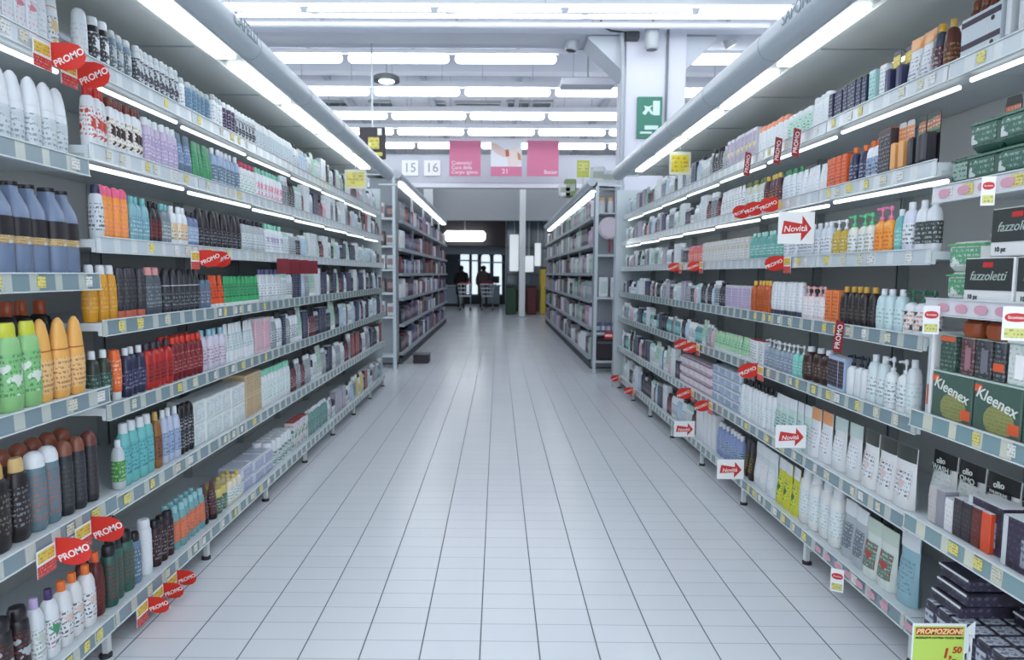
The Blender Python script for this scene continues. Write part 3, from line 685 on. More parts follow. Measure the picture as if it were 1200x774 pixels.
        if lab: p = MB().box(dx+.0012, dx+.0022, -dy*.8, dy*.8, h*.25, h*.8); p.box(-dx*.7, dx*.7, -dy-.0022, -dy-.0012, h*.25, h*.8); add('label', p, ml)
        add('band', MB().box(-dx*.8, dx+.0016, -dy*.985+e*0, dy*.985, h*.86, h*.93), mc)
    elif kind == 'blister':
        b.prism([(-dy, 0), (dy, 0), (dy, h*.93), (dy*.8, h), (-dy*.8, h), (-dy, h*.93)], .0015, 'yz', 0)
        add('bubble', MB().rbox(.002, dx*1.6, -dy*.6, dy*.6, h*.1, h*.62, .006), mc)
        if lab: add('label', MB().box(.0017, .0025, -dy*.9, dy*.9, h*.66, h*.9), ml)
    if far:      # too small to show parts: everything in one mesh with its own materials
        allb = MB(); mats = [mb]; allb.v = list(b.v); allb.f = list(b.f); allb.m = [0]*len(b.f); allb.sm = list(b.sm)
        for nm, me in parts:
            o = len(allb.v); allb.v += [tuple(v.co) for v in me.vertices]; mats.append(me.materials[0]); mi = len(mats)-1
            for pl in me.polygons: allb.face([o+i for i in pl.vertices], mi, pl.use_smooth)
            bpy.data.meshes.remove(me)
        r = (fix_normals(allb.mesh(kind, mats)), [])
    else:
        r = (fix_normals(b.mesh(kind, mb)), [(nm, fix_normals(me)) for nm, me in parts])
    _PC[key] = r; return r
NAME = {'can': 'spray_can', 'bottle': 'plastic_bottle', 'shampoo': 'shampoo_bottle', 'dome': 'lotion_bottle', 'capsule': 'deodorant', 'big': 'softener_bottle', 'tube': 'cream_tube', 'tottle': 'conditioner_bottle',
        'pump': 'pump_bottle', 'jar': 'cream_jar', 'box': 'cosmetic_box', 'pouch': 'refill_pouch', 'bag': 'refill_pouch', 'pack': 'tissue_pack', 'blister': 'blister_pack'}
CAT = {'can': 'spray can', 'bottle': 'bottle', 'shampoo': 'bottle', 'dome': 'bottle', 'capsule': 'deodorant', 'big': 'bottle', 'tube': 'tube', 'tottle': 'bottle', 'pump': 'pump bottle', 'jar': 'jar', 'box': 'box', 'pouch': 'pouch', 'bag': 'pouch',
       'pack': 'pack', 'blister': 'blister pack'}
COUNT = {}
PLACED = []
NB = {-1: ('shower_bottle', 'shower_bottle', 'shower_bottle', 'conditioner_bottle', 'conditioner_bottle', 'styling_bottle', 'styling_bottle'), 1: ('detergent_bottle', 'detergent_bottle', 'soap_bottle', 'soap_bottle', 'cleanser_bottle', 'toner_bottle', 'toner_bottle')}
def put(kind, dims, cols, loc, rz, desc, level, side, far=False, tilt=0, where=''):
    h, wd, dp = dims; body, cap, lab, ink, ink2 = (list(cols)+[None]*5)[:5]
    me, parts = product(kind, h, wd, dp, body, cap, lab, ink or (90, 90, 100), ink2, far)
    o = ob(NB[side][int(level[1])-1] if kind == 'bottle' else NAME[kind], me, None, loc, (0, tilt, rz))
    for nm, pm in parts: ob(nm, pm, o)
    k = (desc, level[1], side, where); COUNT[k] = COUNT.get(k, 0)+1
    g = '%s, %s shelf %s' % (desc, WORD[level[1]], SIDE[side])
    tag(o, '%s %s from near end, %s%s shelf %s' % (ordinal(COUNT[k]), desc, where, WORD[level[1]], SIDE[side]), CAT[kind], g)
    PLACED.append(o); return o
def row(level, x0, x1, kind, dims, cols, desc, rows=1, gap=.004, inset=.035, dz=0, stack=1, far=None, jitter=.012):
    """fill the stretch of a shelf that the photograph shows between columns x0 and x1"""
    side = -1 if level[0] in 'LN' else 1
    a, z = LEV[level]; h, wd, dp = dims; h0 = z+h*.5
    ya, yb = sorted((depth_on(x0, a+inset, h0), depth_on(x1, a+inset, h0)))
    lo, hi = (BAY0+.01, BAY0+BAYW-.012) if level[0] in 'NQ' else (BAY0+BAYW+.012, YEND-.01)
    if level[1] == '1': lo, hi = BAY0+.01, YEND-.01
    ya, yb = max(ya, lo), min(yb, hi)
    n = max(1, int((yb-ya+gap)/(wd+gap)+.35)); p = max((yb-ya)/n, wd+.001)
    if far is None: far = ya > 4.6
    for r in range(rows):
        if a+inset+(r+1)*(dp+.006) > BACKX-.002: break
        for i in range(n):
            y = ya+p*(i+.5)
            if y+wd/2 > hi+.006: break
            x = side*(a+inset+dp/2+r*(dp+.006)+random.uniform(0, jitter)*(r == 0))
            for st in range(stack):
                put(kind, dims, cols, (x, y, z+.0012+dz+st*(h+.003)), (0 if side < 0 else math.pi)+(random.uniform(-.09, .09) if kind not in ('box', 'pack', 'blister') and stack == 1 else 0), desc, level, side, far,
                    where='' if r == 0 else 'behind, ')
# colour words
W = (224, 229, 234); OW = (206, 214, 220); SIL = (176, 184, 190); BLK = (34, 32, 38); CH = (52, 52, 60); NAVY = (44, 48, 78); STEEL = (92, 118, 140); TEAL = (110, 182, 182)
RED = (190, 42, 38); DRED = (132, 30, 36); ORG = (236, 112, 50); GRN = (70, 150, 104); DGRN = (44, 78, 66); MINT = (140, 214, 188); LIL = (176, 160, 196); PINK = (226, 132, 160); GOLD = (206, 168, 92); AMB = (196, 128, 40)
BRN = (96, 52, 40); YEL = (226, 200, 60); LBL = (150, 170, 200); CREAM = (224, 216, 196); COPPER = (176, 84, 50)

FAR = [('white bottle with pale print', 'bottle', (W, W, OW, (120, 126, 136))), ('grey bottle', 'bottle', ((150, 158, 166), W, SIL, CH)), ('black bottle', 'bottle', ((40, 38, 44), BLK, CH, W)),
 ('white carton', 'box', (W, OW, W, (150, 160, 170))), ('dark can', 'can', ((60, 60, 68), SIL, (70, 66, 76), W)), ('white deodorant with mint ring', 'capsule', (W, (170, 206, 194), OW, (120, 160, 140))),
 ('white bottle with dark cap', 'bottle', (W, CH, OW, CH)), ('silver can', 'can', (SIL, W, (120, 126, 134), W)), ('pink bottle', 'bottle', ((206, 172, 182), W, (204, 160, 172), W)), ('pale blue bottle', 'bottle', ((170, 196, 216), W, (180, 200, 220), W)),
 ('red box', 'box', ((130, 56, 56), W, (150, 60, 58), W)), ('pale green tube', 'tube', ((190, 208, 198), W, (176, 204, 192), GRN)), ('maroon bottle', 'bottle', ((96, 44, 56), BLK, (110, 50, 60), W)), ('white jar with dark lid', 'jar', (W, CH, W, CH)),
 ('violet carton', 'box', ((158, 154, 172), W, (176, 170, 186), W)), ('yellow bottle', 'bottle', ((216, 196, 110), W, YEL, W)), ('teal bottle', 'bottle', ((90, 140, 140), W, TEAL, W)), ('navy box', 'box', ((50, 56, 86), W, NAVY, W))]
def mixed(level, x0, x1, h, names, wd=.05):
    """the far, finely mixed stretch of a shelf: short facings of different goods"""
    side = -1 if level[0] in 'LN' else 1
    a, z = LEV[level]; inset = .035
    ya, yb = sorted((depth_on(x0, a+inset, z+h/2), depth_on(x1, a+inset, z+h/2))); yb = min(yb, YEND-.01)
    lib = [f for f in FAR if f[0] in names or f[0] in ('black bottle', 'dark can', 'navy box', 'maroon bottle', 'white bottle with dark cap')]; y = ya; last = None
    while y < yb-wd*1.3:
        f = random.choice([q for q in lib if q is not last] or lib); last = f
        n = random.choice((1, 2, 2, 3)); hh = h*{0: .82, 1: .92, 2: 1.0, 3: 1.08}[FAR.index(f) % 4]; w2 = wd*(1.25 if f[1] == 'box' else 1)
        if f[1] == 'jar': hh *= .75
        for i in range(n):
            if y+w2 > yb: break
            put(f[1], (hh, w2, .05), f[2], (side*(a+inset+.026+random.uniform(0, .006)), y+w2/2, z+.0012), 0 if side < 0 else math.pi, f[0], level, side, True)
            y += w2+.003
ALLN = [f[0] for f in FAR]; PALE = [ALLN[i] for i in (0, 0, 3, 5, 6, 7, 9, 11, 13, 8)]; DARKN = [ALLN[i] for i in (1, 2, 4, 6, 7, 12, 17, 10)]; WHT = [ALLN[i] for i in (0, 3, 5, 6, 11, 9)]
# ---- side opposite the column, near bay
row('N7', -60, 0, 'box', (.25, .05, .1), (W, W, W, (200, 120, 150)), 'white box')
row('N7', 0, 38, 'box', (.25, .045, .1), (W, W, W, (220, 150, 170), (214, 120, 140)), 'white box with pink droplets', rows=1)
row('N7', 40, 58, 'dome', (.26, .055, .05), (W, SIL, W, (190, 190, 200)), 'plain white tall bottle')
row('N7', 59, 90, 'dome', (.25, .05, .05), (W, GOLD, W, (70, 90, 100), (214, 190, 140)), 'white bottle with gold stripe')
row('L7', 92, 109, 'capsule', (.195, .05, .05), (W, W, W, (190, 198, 206)), 'plain white spray tube')
row('L7', 110, 128, 'can', (.19, .045, .045), (BLK, W, CH, W, W), 'black and white marbled spray')
row('L7', 129, 157, 'can', (.18, .05, .05), (STEEL, SIL, (90, 104, 114), W, SIL), 'steel grey spray can')
row('L7', 158, 209, 'can', (.178, .038, .038), (SIL, SIL, (60, 62, 74), W, SIL), 'silver spray can with dark label', gap=.002)
row('L7', 212, 218, 'can', (.165, .04, .04), (W, SIL, W, (120, 120, 140)), 'white spray can')
row('L7', 219, 247, 'can', (.16, .05, .05), ((96, 132, 160), SIL, (90, 122, 148), (150, 180, 200)), 'steel blue spray can')
row('L7', 248, 262, 'can', (0.175, .04, .04), (W, SIL, W, (140, 140, 160)), 'white ribbed spray can')
row('L7', 263, 276, 'can', (0.175, .042, .042), ((64, 50, 82), W, (60, 46, 76), W), 'dark purple spray can')
row('L7', 277, 299, 'can', (0.175, .042, .042), (SIL, W, (50, 54, 68), W, SIL), 'black and silver spray can')
row('L7', 300, 344, 'capsule', (0.18, .05, .05), (W, W, OW, (130, 140, 150), (180, 200, 210)), 'white domed deodorant')
row('N5', -70, 80, 'dome', (.235, .063, .058), (W, W, OW, (110, 120, 130), (196, 206, 210)), 'tall white lotion bottle', gap=.002)
row('N5', 82, 104, 'shampoo', (.225, .042, .052), (W, RED, W, (190, 60, 50), (196, 70, 56)), 'white bottle with red leaf', gap=0)
row('L6', 104, 128, 'shampoo', (.225, .04, .052), (W, RED, W, (190, 60, 50), (196, 70, 56)), 'white bottle with red leaf', gap=0)
row('L6', 129, 167, 'shampoo', (.215, .038, .05), (W, (110, 56, 48), W, GOLD, (60, 36, 30)), 'white bottle with brown cap', gap=0)
row('L6', 170, 209, 'shampoo', (.2, .042, .05), ((196, 182, 208), W, LIL, W), 'lavender bottle', gap=.001)
row('L6', 210, 228, 'tube', (.2, .055, .05), (STEEL, W, (108, 132, 170), W), 'dusty blue tube')
row('L6', 229, 250, 'tube', (.19, .05, .045), (GRN, YEL, GRN, (40, 100, 70)), 'green tube with yellow foot')
row('L6', 251, 281, 'bottle', (0.2, .05, .045), (LBL, W, STEEL, W), 'slate blue bottle')
row('L6', 282, 300, 'can', (0.19, .05, .05), (W, (190, 60, 90), W, GRN), 'white can with red top')
row('L6', 301, 330, 'bottle', (0.195, .05, .045), (W, MINT, W, (200, 100, 140), PINK), 'white bottle with mint cap')
row('N4', -60, 97, 'big', (.285, .078, .1), ((116, 132, 160), BLK), 'blue-grey bottle with black band', gap=.003)
row('L5', 114, 118, 'shampoo', (.2, .045, .05), (OW, NAVY, OW, BLK), 'grey bottle with navy cap')
row('L5', 118, 153, 'capsule', (.205, .042, .045), ((240, 150, 60), (224, 90, 130), (244, 160, 70), (230, 120, 150)), 'orange bottle with pink dome cap', gap=.01)
row('L5', 154, 176, 'bottle', (.185, .045, .045), ((128, 176, 188), TEAL, (110, 160, 176), W), 'pale teal bottle')
row('L5', 177, 190, 'bottle', (.18, .045, .045), (BLK, BLK, (70, 36, 40), RED), 'black bottle with red print')
row('L5', 191, 203, 'bottle', (.18, .045, .045), ((120, 132, 140), TEAL, (130, 144, 150), W), 'slate grey bottle')
row('L5', 204, 221, 'bottle', (.18, .045, .045), (W, W, CREAM, (90, 90, 80), (230, 190, 140)), 'cream white bottle')
row('L5', 222, 234, 'bottle', (.17, .05, .045), ((104, 122, 160), CH, LBL, W), 'denim blue bottle')
row('L5', 235, 284, 'dome', (.2, .06, .05), (BLK, BLK, (40, 38, 46), SIL, None), 'black curved bottle')
row('L5', 285, 312, 'bottle', (0.19, .055, .05), (SIL, BLK, OW, (120, 130, 140)), 'pale silver bottle with dark cap')
row('L5', 313, 332, 'bottle', (0.19, .055, .05), (W, MINT, W, (130, 150, 170), LIL), 'white bottle with mint top')
row('N3', -60, 6, 'tottle', (.25, .075, .045), ((186, 180, 204), W, LIL, (80, 80, 90)), 'lilac shower gel bottle')
row('N3', 7, 48, 'shampoo', (.262, .085, .055), ((146, 200, 134), (206, 210, 70), (134, 196, 130), (60, 100, 60), (220, 230, 220)), 'green bottle with lime cap', gap=.004)
row('N3', 49, 104, 'dome', (.265, .07, .05), ((236, 178, 96), COPPER, (232, 190, 130), (150, 90, 60)), 'golden curved bottle', gap=.004)
row('N3', -60, 104, 'bottle', (.315, .07, .08), (BLK, COPPER, (48, 36, 38), (90, 60, 50)), 'black bottle with copper cap', inset=.16, gap=.006)
row('L4', 108, 140, 'shampoo', (.205, .045, .05), ((212, 150, 40), W, (206, 146, 50), (230, 190, 90)), 'amber bottle with white cap')
row('L4', 141, 172, 'tottle', (.2, .045, .05), ((60, 60, 70), (200, 110, 90), CH, (120, 110, 110)), 'charcoal bottle with copper foot')
row('L4', 173, 195, 'shampoo', (.2, .06, .05), ((78, 88, 98), (230, 160, 160), (86, 96, 104), SIL), 'graphite bottle with pink cap')
row('L4', 196, 237, 'dome', (.2, .048, .045), (CH, W, (50, 54, 60), SIL), 'dark curved bottle with pale seam')
row('L4', 238, 247, 'bottle', (.17, .045, .04), (STEEL, BLK, (100, 110, 130), W), 'steel bottle with black cap')
row('L4', 248, 265, 'tube', (.165, .05, .04), ((236, 92, 44), W, (230, 84, 40), BLK), 'orange tube')
row('L4', 266, 305, 'tube', (.16, .045, .04), ((64, 176, 112), W, (58, 160, 104), BLK), 'emerald tube with black print')
row('L4', 306, 330, 'bottle', (0.2, .05, .045), (OW, (90, 90, 130), W, (110, 120, 130)), 'pale grey bottle')
row('N2', -40, 20, 'shampoo', (.255, .085, .06), ((40, 36, 38), GOLD, (38, 34, 36), (190, 180, 160)), 'black bottle with gold collar', gap=.002)
row('N2', 21, 44, 'shampoo', (.25, .07, .055), ((44, 38, 40), (214, 180, 120), (40, 34, 38), SIL), 'black bottle with brass cap')
row('N2', 45, 78, 'capsule', (.25, .066, .062), ((104, 130, 140), W, (98, 122, 134), (220, 90, 50)), 'steel grey bottle with white dome')
row('N2', 79, 106, 'capsule', (.25, .05, .055), ((46, 48, 54), (130, 78, 60), (50, 52, 58), (80, 80, 84)), 'black bottle with bronze dome', gap=.002)
row('N2', 107, 124, 'capsule', (.25, .05, .055), ((46, 48, 54), (110, 60, 52), (50, 52, 58), (90, 60, 60)), 'black bottle with brown dome', gap=.002)
row('N2', 125, 141, 'bottle', (.19, .05, .05), ((70, 84, 104), W, (60, 60, 80), W, (150, 200, 90)), 'dark blue bottle with lime print')
row('N2', -40, 141, 'capsule', (.26, .062, .06), ((50, 46, 50), (150, 84, 62), (60, 50, 50), COPPER), 'tall black bottle with bronze top', inset=.13, gap=.012)
row('L3', 106, 134, 'bottle', (.2, .05, .05), ((54, 62, 54), W, (50, 84, 72), SIL), 'dark green bottle with white cap')
row('L3', 135, 148, 'tottle', (.195, .045, .045), ((240, 112, 60), W, ORG, W), 'bright orange bottle')
row('L3', 149, 173, 'bottle', (.19, .05, .045), ((48, 52, 80), W, NAVY, LIL), 'navy bottle with white cap')
row('L3', 174, 205, 'bottle', (.19, .055, .05), ((186, 44, 40), (70, 62, 72), (170, 40, 40), BLK), 'red bottle with dark cap')
row('L3', 206, 239, 'shampoo', (.195, .045, .05), ((122, 28, 36), (216, 60, 44), (126, 30, 38), (210, 160, 160)), 'red-capped dark red bottle', rows=2)
row('L3', 240, 266, 'bottle', (0.2, .06, .05), ((210, 206, 222), (150, 200, 220), (214, 200, 216), (90, 90, 120)), 'lilac white bottle')
row('L3', 267, 300, 'tube', (0.21, .045, .04), (W, W, OW, (90, 160, 150)), 'white tube with mint print')
row('L3', 301, 318, 'box', (0.21, .06, .05), ((220, 200, 210), W, (214, 170, 184), W), 'pale pink box')
row('L2', 143, 148, 'bottle', (.19, .045, .045), ((200, 210, 214), W, (80, 150, 70), W), 'small green printed bottle')
row('L2', 149, 184, 'shampoo', (.245, .055, .05), ((112, 190, 190), W, (100, 180, 184), (60, 90, 110)), 'turquoise bottle', gap=.003)
row('L2', 185, 194, 'bottle', (.24, .045, .045), ((150, 100, 50), GOLD, (130, 80, 50), BLK), 'amber brown bottle')
row('L2', 195, 213, 'bottle', (.235, .045, .045), ((186, 196, 218), W, LBL, (70, 80, 120)), 'powder blue bottle')
row('L2', 214, 230, 'capsule', (.23, .042, .045), (BLK, BLK, (40, 38, 44), W), 'slim black deodorant')
row('L2', 231, 289, 'box', (.105, .10, .13), ((222, 228, 228), W, W, (170, 190, 190), (200, 214, 214)), 'white soap carton', stack=2)
row('L2', 290, 309, 'box', (0.12, .12, .13), ((206, 184, 150), (214, 196, 160), (200, 176, 140), (150, 120, 90)), 'beige carton', stack=2)
row('L2', 310, 342, 'shampoo', (0.23, .055, .05), (W, MINT, W, (90, 190, 160)), 'white bottle with aqua cap', rows=1)
row('N1', -40, 4, 'can', (.24, .075, .075), ((170, 44, 40), BLK, (160, 40, 36), W), 'red and black spray')
row('N1', 5, 45, 'can', (.235, .06, .06), ((38, 36, 40), BLK, (44, 40, 44), (180, 60, 50), SIL), 'black spray can with red print', gap=.003)
row('N1', 46, 60, 'bottle', (.225, .055, .05), (W, (196, 178, 222), W, (110, 130, 100), (196, 206, 196)), 'white bottle with lilac cap')
row('N1', 61, 76, 'bottle', (.225, .055, .05), (W, (70, 50, 100), W, (150, 70, 110), GRN), 'white bottle with purple cap')
row('N1', 77, 116, 'bottle', (.22, .06, .055), ((226, 228, 230), (236, 118, 50), W, BLK, (220, 200, 190)), 'white bottle with orange cap', rows=1)
row('N1', 117, 131, 'bottle', (.235, .055, .05), ((92, 34, 34), (236, 100, 44), (96, 34, 36), (120, 60, 50)), 'maroon bottle with orange cap', rows=2)
row('N1', 132, 140, 'can', (.235, .055, .055), ((52, 92, 84), BLK, (48, 84, 76), RED), 'dark green spray can')
row('L1', 141, 163, 'can', (.24, .066, .066), ((60, 104, 94), BLK, (52, 92, 84), (180, 70, 50)), 'green spray can with black cap')
row('L1', 164, 172, 'can', (.21, .05, .05), ((104, 132, 160), BLK, STEEL, W), 'blue-grey spray')
row('L1', 173, 186, 'can', (.235, .058, .058), (W, W, W, (214, 218, 220)), 'plain white spray')
row('L1', 187, 209, 'can', (.2, .05, .05), ((50, 34, 36), BLK, (58, 34, 38), SIL), 'dark brown spray')
row('L1', 210, 242, 'shampoo', (.2, .048, .045), ((116, 166, 172), (150, 200, 206), (226, 120, 80), (70, 120, 140)), 'teal orange striped bottle', gap=0, rows=2)
row('L1', 243, 258, 'tube', (.2, .055, .05), ((88, 52, 52), BLK, (80, 46, 48), SIL), 'dark brown tube')
row('L1', 259, 270, 'jar', (.13, .065, .06), ((80, 110, 90), (216, 196, 120), (90, 120, 100), W), 'green jar with gold lid', stack=1, rows=2)
row('L1', 271, 286, 'bottle', (.15, .055, .05), (CREAM, (214, 190, 110), W, GRN), 'cream bottle with gold cap', rows=2)
row('L1', 287, 318, 'pack', (.07, .16, .15), ((200, 206, 222), W, (180, 188, 214), (120, 130, 180)), 'bluish wrapped pack', stack=2)
row('L1', 319, 345, 'jar', (0.17, .07, .065), (W, W, OW, BLK, (100, 150, 130)), 'white jar with black letters', rows=2)
row('L1', 346, 362, 'box', (0.19, .07, .07), (OW, RED, W, RED, GRN), 'white box with red print')
row('L1', 363, 386, 'bottle', (0.2, .06, .05), ((110, 156, 150), W, (90, 134, 130), W), 'sea green bottle')

# ---- side under the column
row('Q7', 1150, 1260, 'blister', (.24, .03, .05), (SIL, (206, 212, 216), (70, 80, 80), W, SIL), 'silver blister pack', gap=.012)
for i in range(4): put('shampoo', (.2, .04, .045), ((104, 58, 42), (120, 66, 44), None), (1.58, 2.235-i*.0425, LEV['Q7'][1]+.0012), math.pi, 'brown bottle in a white sleeve', 'Q7', 1)
_y0, _y1 = 2.087, 2.258; t = MB().box(1.548, 1.5505, _y0, _y1, 2.108, 2.25).box(1.6105, 1.613, _y0, _y1, 2.108, 2.25).box(1.5505, 1.6105, _y0, _y0+.0015, 2.108, 2.25).box(1.5505, 1.6105, _y1-.0015, _y1, 2.108, 2.25).build('multipack_sleeve', mat((206, 216, 224), .4)); tag(t, 'white sleeve with navy bands around four brown bottles on the top shelf', 'sleeve')
for zz in (2.168, 2.24): MB().box(1.547, 1.5479, _y0, _y1, zz-.018, zz).build('navy_band', mat((58, 46, 66), .5), t)
for zz in (2.138, 2.212): ob('round_mark', fix_normals(MB().prism([(2.12+.008*math.cos(k*.5236), zz+.008*math.sin(k*.5236)) for k in range(12)], .0008, 'yz', 1.5469).mesh('round_mark', M_DARK)), t)
row('R7', 1096, 1105, 'bottle', (.19, .04, .05), (BRN, GOLD, BRN, GOLD), 'brown bottle with gold cap')
row('R7', 1086, 1095, 'bottle', (.19, .045, .05), ((70, 80, 96), (230, 180, 60), (90, 50, 60), W), 'dark bottle with yellow cap')
row('R7', 1056, 1085, 'pouch', (.19, .075, .05), (W, (236, 160, 90), W, (90, 90, 120)), 'white sachet with orange top', gap=.002)
row('R7', 1035, 1055, 'blister', (.18, .05, .05), (NAVY, (60, 64, 100), YEL, W), 'navy blister with yellow header', gap=.006)
row('R7', 1022, 1034, 'box', (.15, .045, .05), (W, (240, 150, 90), W, (90, 140, 140)), 'white carton with orange top')
row('R7', 1010, 1021, 'box', (.15, .045, .05), ((176, 214, 214), W, (160, 206, 206), (70, 120, 120)), 'aqua carton')
row('R7', 982, 1009, 'box', (.15, .035, .05), ((44, 52, 84), (226, 200, 70), NAVY, (200, 206, 220)), 'navy box with yellow top', gap=.004)
row('R7', 968, 981, 'box', (.14, .035, .05), (NAVY, (120, 120, 160), (40, 44, 76), W), 'small navy box')
row('R7', 946, 967, 'can', (.17, .06, .06), (W, W, W, (200, 206, 210)), 'plain white canister')
row('R7', 918, 945, 'capsule', (.15, .05, .05), ((206, 224, 218), W, (190, 220, 210), GRN), 'pale mint deodorant')
row('R7', 884, 917, 'capsule', (0.175, .052, .052), (W, (236, 150, 120), W, (200, 206, 214)), 'white deodorant with coral ring')
row('R7', 850, 883, 'box', (0.19, .055, .05), ((212, 210, 222), W, LIL, (120, 120, 130), (220, 210, 150)), 'pale lilac carton')
row('Q5', 1096, 1134, 'pack', (.1, .085, .1), ((60, 100, 86), (70, 110, 96), (150, 176, 166), (30, 50, 44), (40, 70, 60)), 'patterned green tissue bag', stack=1, dz=.0)
row('Q5', 1096, 1118, 'pack', (.11, .085, .1), ((112, 132, 126), W, (80, 110, 100), W, (220, 226, 224)), 'white and green bag', stack=1, dz=.105)
row('Q5', 1135, 1250, 'pack', (.1, .13, .11), ((58, 96, 84), (80, 120, 106), (62, 104, 90), (180, 200, 192), (200, 210, 206)), 'deep green tissue bag', stack=2)
row('Q5', 1096, 1260, 'blister', (.3, .07, .02), (BLK, (60, 40, 44), (210, 120, 80), W), 'black hanging blister card', inset=.2, gap=.03)
row('R6', 1060, 1089, 'blister', (.2, .045, .06), (BLK, CH, (190, 110, 70), W, GRN), 'black blister with orange foot', gap=.01)
row('R6', 1040, 1059, 'blister', (.2, .045, .05), ((206, 200, 196), (230, 170, 110), (236, 140, 70), W), 'clear blister with orange card', gap=.008)
row('R6', 1025, 1039, 'box', (.19, .045, .05), ((60, 50, 56), ORG, (50, 46, 56), SIL), 'black box with orange top')
row('R6', 1008, 1024, 'bottle', (.17, .05, .05), (W, ORG, LBL, CH), 'white bottle with orange cap')
row('R6', 990, 1007, 'bottle', (.165, .045, .045), (NAVY, ORG, (50, 54, 90), W), 'navy bottle with orange cap')
row('R6', 965, 989, 'box', (.15, .04, .05), ((226, 100, 50), BLK, (230, 104, 56), BLK), 'orange box with black top', gap=.008)
row('R6', 934, 964, 'tube', (.145, .042, .04), (W, (220, 190, 130), W, (200, 206, 212)), 'white tube with yellow foot')
row('R6', 911, 933, 'bottle', (0.17, .05, .045), ((216, 224, 232), GRN, W, LBL), 'white bottle with green cap')
row('R6', 892, 910, 'bottle', (0.175, .05, .045), ((70, 36, 56), (222, 190, 90), (80, 40, 60), GOLD), 'maroon bottle with gold cap')
row('R6', 868, 891, 'bottle', (0.18, .05, .045), ((196, 204, 190), (120, 130, 70), W, GRN), 'pale olive bottle')
row('R6', 840, 867, 'tube', (0.18, .05, .045), (W, BLK, W, CH), 'white tube with black foot')
row('Q4', 1094, 1150, 'pack', (.098, .17, .1), ((214, 220, 218), (90, 170, 110), (96, 160, 120), W, (220, 226, 222)), 'white pack with green leaves', stack=2)
row('Q4', 1090, 1250, 'pump', (.235, .085, .06), ((206, 206, 150), W, (196, 200, 140), W), 'yellow oil soap pump bottle', inset=.17, gap=.004)
row('R5', 1066, 1088, 'bottle', (.19, .055, .045), (W, W, (54, 66, 64), W), 'white bottle with dark diamond label')
row('R5', 1050, 1065, 'bottle', (.19, .06, .05), ((212, 216, 232), W, W, (60, 60, 80)), 'pale violet bottle')
row('R5', 1041, 1049, 'bottle', (.17, .04, .045), (TEAL, W, (120, 196, 190), W), 'teal bottle')
row('R5', 1019, 1040, 'pump', (.19, .055, .045), ((240, 160, 70), (232, 130, 170), (240, 156, 60), (200, 80, 50)), 'orange soap with pink pump')
row('R5', 988, 1018, 'pump', (.175, .055, .045), ((222, 226, 214), (100, 200, 140), W, (120, 120, 60)), 'white soap with green pump')
row('R5', 971, 987, 'pump', (.165, .055, .045), ((196, 168, 60), W, (190, 160, 50), W), 'gold soap with white pump')
row('R5', 914, 970, 'bottle', (.165, .05, .045), ((206, 216, 226), W, W, (110, 120, 150)), 'clear blue bottle')
row('R5', 876, 913, 'bottle', (.165, .055, .05), ((96, 164, 160), (170, 220, 210), (110, 176, 168), W), 'sea teal bottle')
row('R5', 822, 875, 'box', (0.15, .06, .05), ((214, 216, 210), (230, 180, 120), W, (140, 110, 90), (200, 196, 180)), 'cream printed box')
row('R4', 1052, 1088, 'pump', (.165, .06, .05), (W, (50, 110, 84), W, (226, 110, 60), (50, 74, 64)), 'white soap with dark leaf picture', gap=.01)
row('R4', 1019, 1051, 'bottle', (.165, .05, .05), ((196, 220, 224), W, (206, 226, 228), (130, 170, 180)), 'clear ice blue bottle')
row('R4', 981, 1018, 'bottle', (.17, .045, .05), ((40, 36, 38), (206, 160, 70), (44, 40, 42), (120, 110, 100)), 'black bottle with gold cap', gap=.002)
row('R4', 963, 980, 'box', (.15, .05, .05), ((240, 138, 80), (240, 150, 90), (236, 130, 72), BLK), 'orange box with black spots')
row('R4', 937, 962, 'pump', (.165, .055, .05), ((226, 214, 216), (230, 180, 180), W, (220, 180, 180)), 'pink white soap pump')
row('R4', 900, 936, 'tottle', (0.185, .04, .045), (W, (70, 74, 96), W, (190, 196, 206)), 'white bottle with dark foot', gap=.002)
row('R4', 878, 899, 'bottle', (0.185, .05, .05), ((190, 90, 40), (236, 190, 90), (170, 80, 40), (220, 130, 60)), 'amber orange bottle')
row('R4', 848, 877, 'box', (0.15, .06, .05), ((206, 200, 212), W, LIL, W), 'pale mauve box')
# tissue display in near bay of third shelf
row('R3', 1058, 1064, 'bottle', (0.205, .05, .05), (W, W, W, MINT), 'white lotion bottle')
row('R3', 1031, 1057, 'pump', (0.2, .055, .05), ((228, 234, 236), W, W, (90, 120, 120)), 'white lotion pump')
row('R3', 1012, 1030, 'bottle', (0.195, .055, .05), ((214, 228, 230), W, W, (90, 140, 130)), 'frosted white bottle')
row('R3', 988, 1011, 'pump', (.175, .05, .045), (W, (36, 40, 62), None), 'white soap with navy pump')
row('R3', 966, 987, 'box', (.15, .05, .05), ((176, 194, 222), W, (60, 44, 50), LBL), 'pale blue and brown box')
row('R3', 937, 965, 'bottle', (.165, .075, .07), ((58, 38, 34), W, (70, 52, 48), (170, 150, 140)), 'dark brown bottle with white cap')
row('R3', 926, 936, 'pump', (.16, .045, .045), ((130, 206, 196), W, (120, 196, 186), W), 'mint soap pump')
row('R3', 893, 925, 'pump', (.155, .045, .045), ((146, 160, 176), W, (130, 146, 166), W), 'grey blue soap pump', gap=.002)
row('R3', 876, 892, 'box', (.13, .055, .05), (W, (216, 60, 70), W, CH), 'white box with red corner')
row('R3', 835, 875, 'tube', (.13, .04, .04), ((176, 214, 176), W, (160, 206, 170), (50, 80, 60)), 'pale green tube')
row('R2', 1002, 1062, 'pouch', (0.235, .11, .06), ((226, 228, 228), (70, 74, 72), W, BLK, (214, 196, 196)), 'pale pink refill pouch')
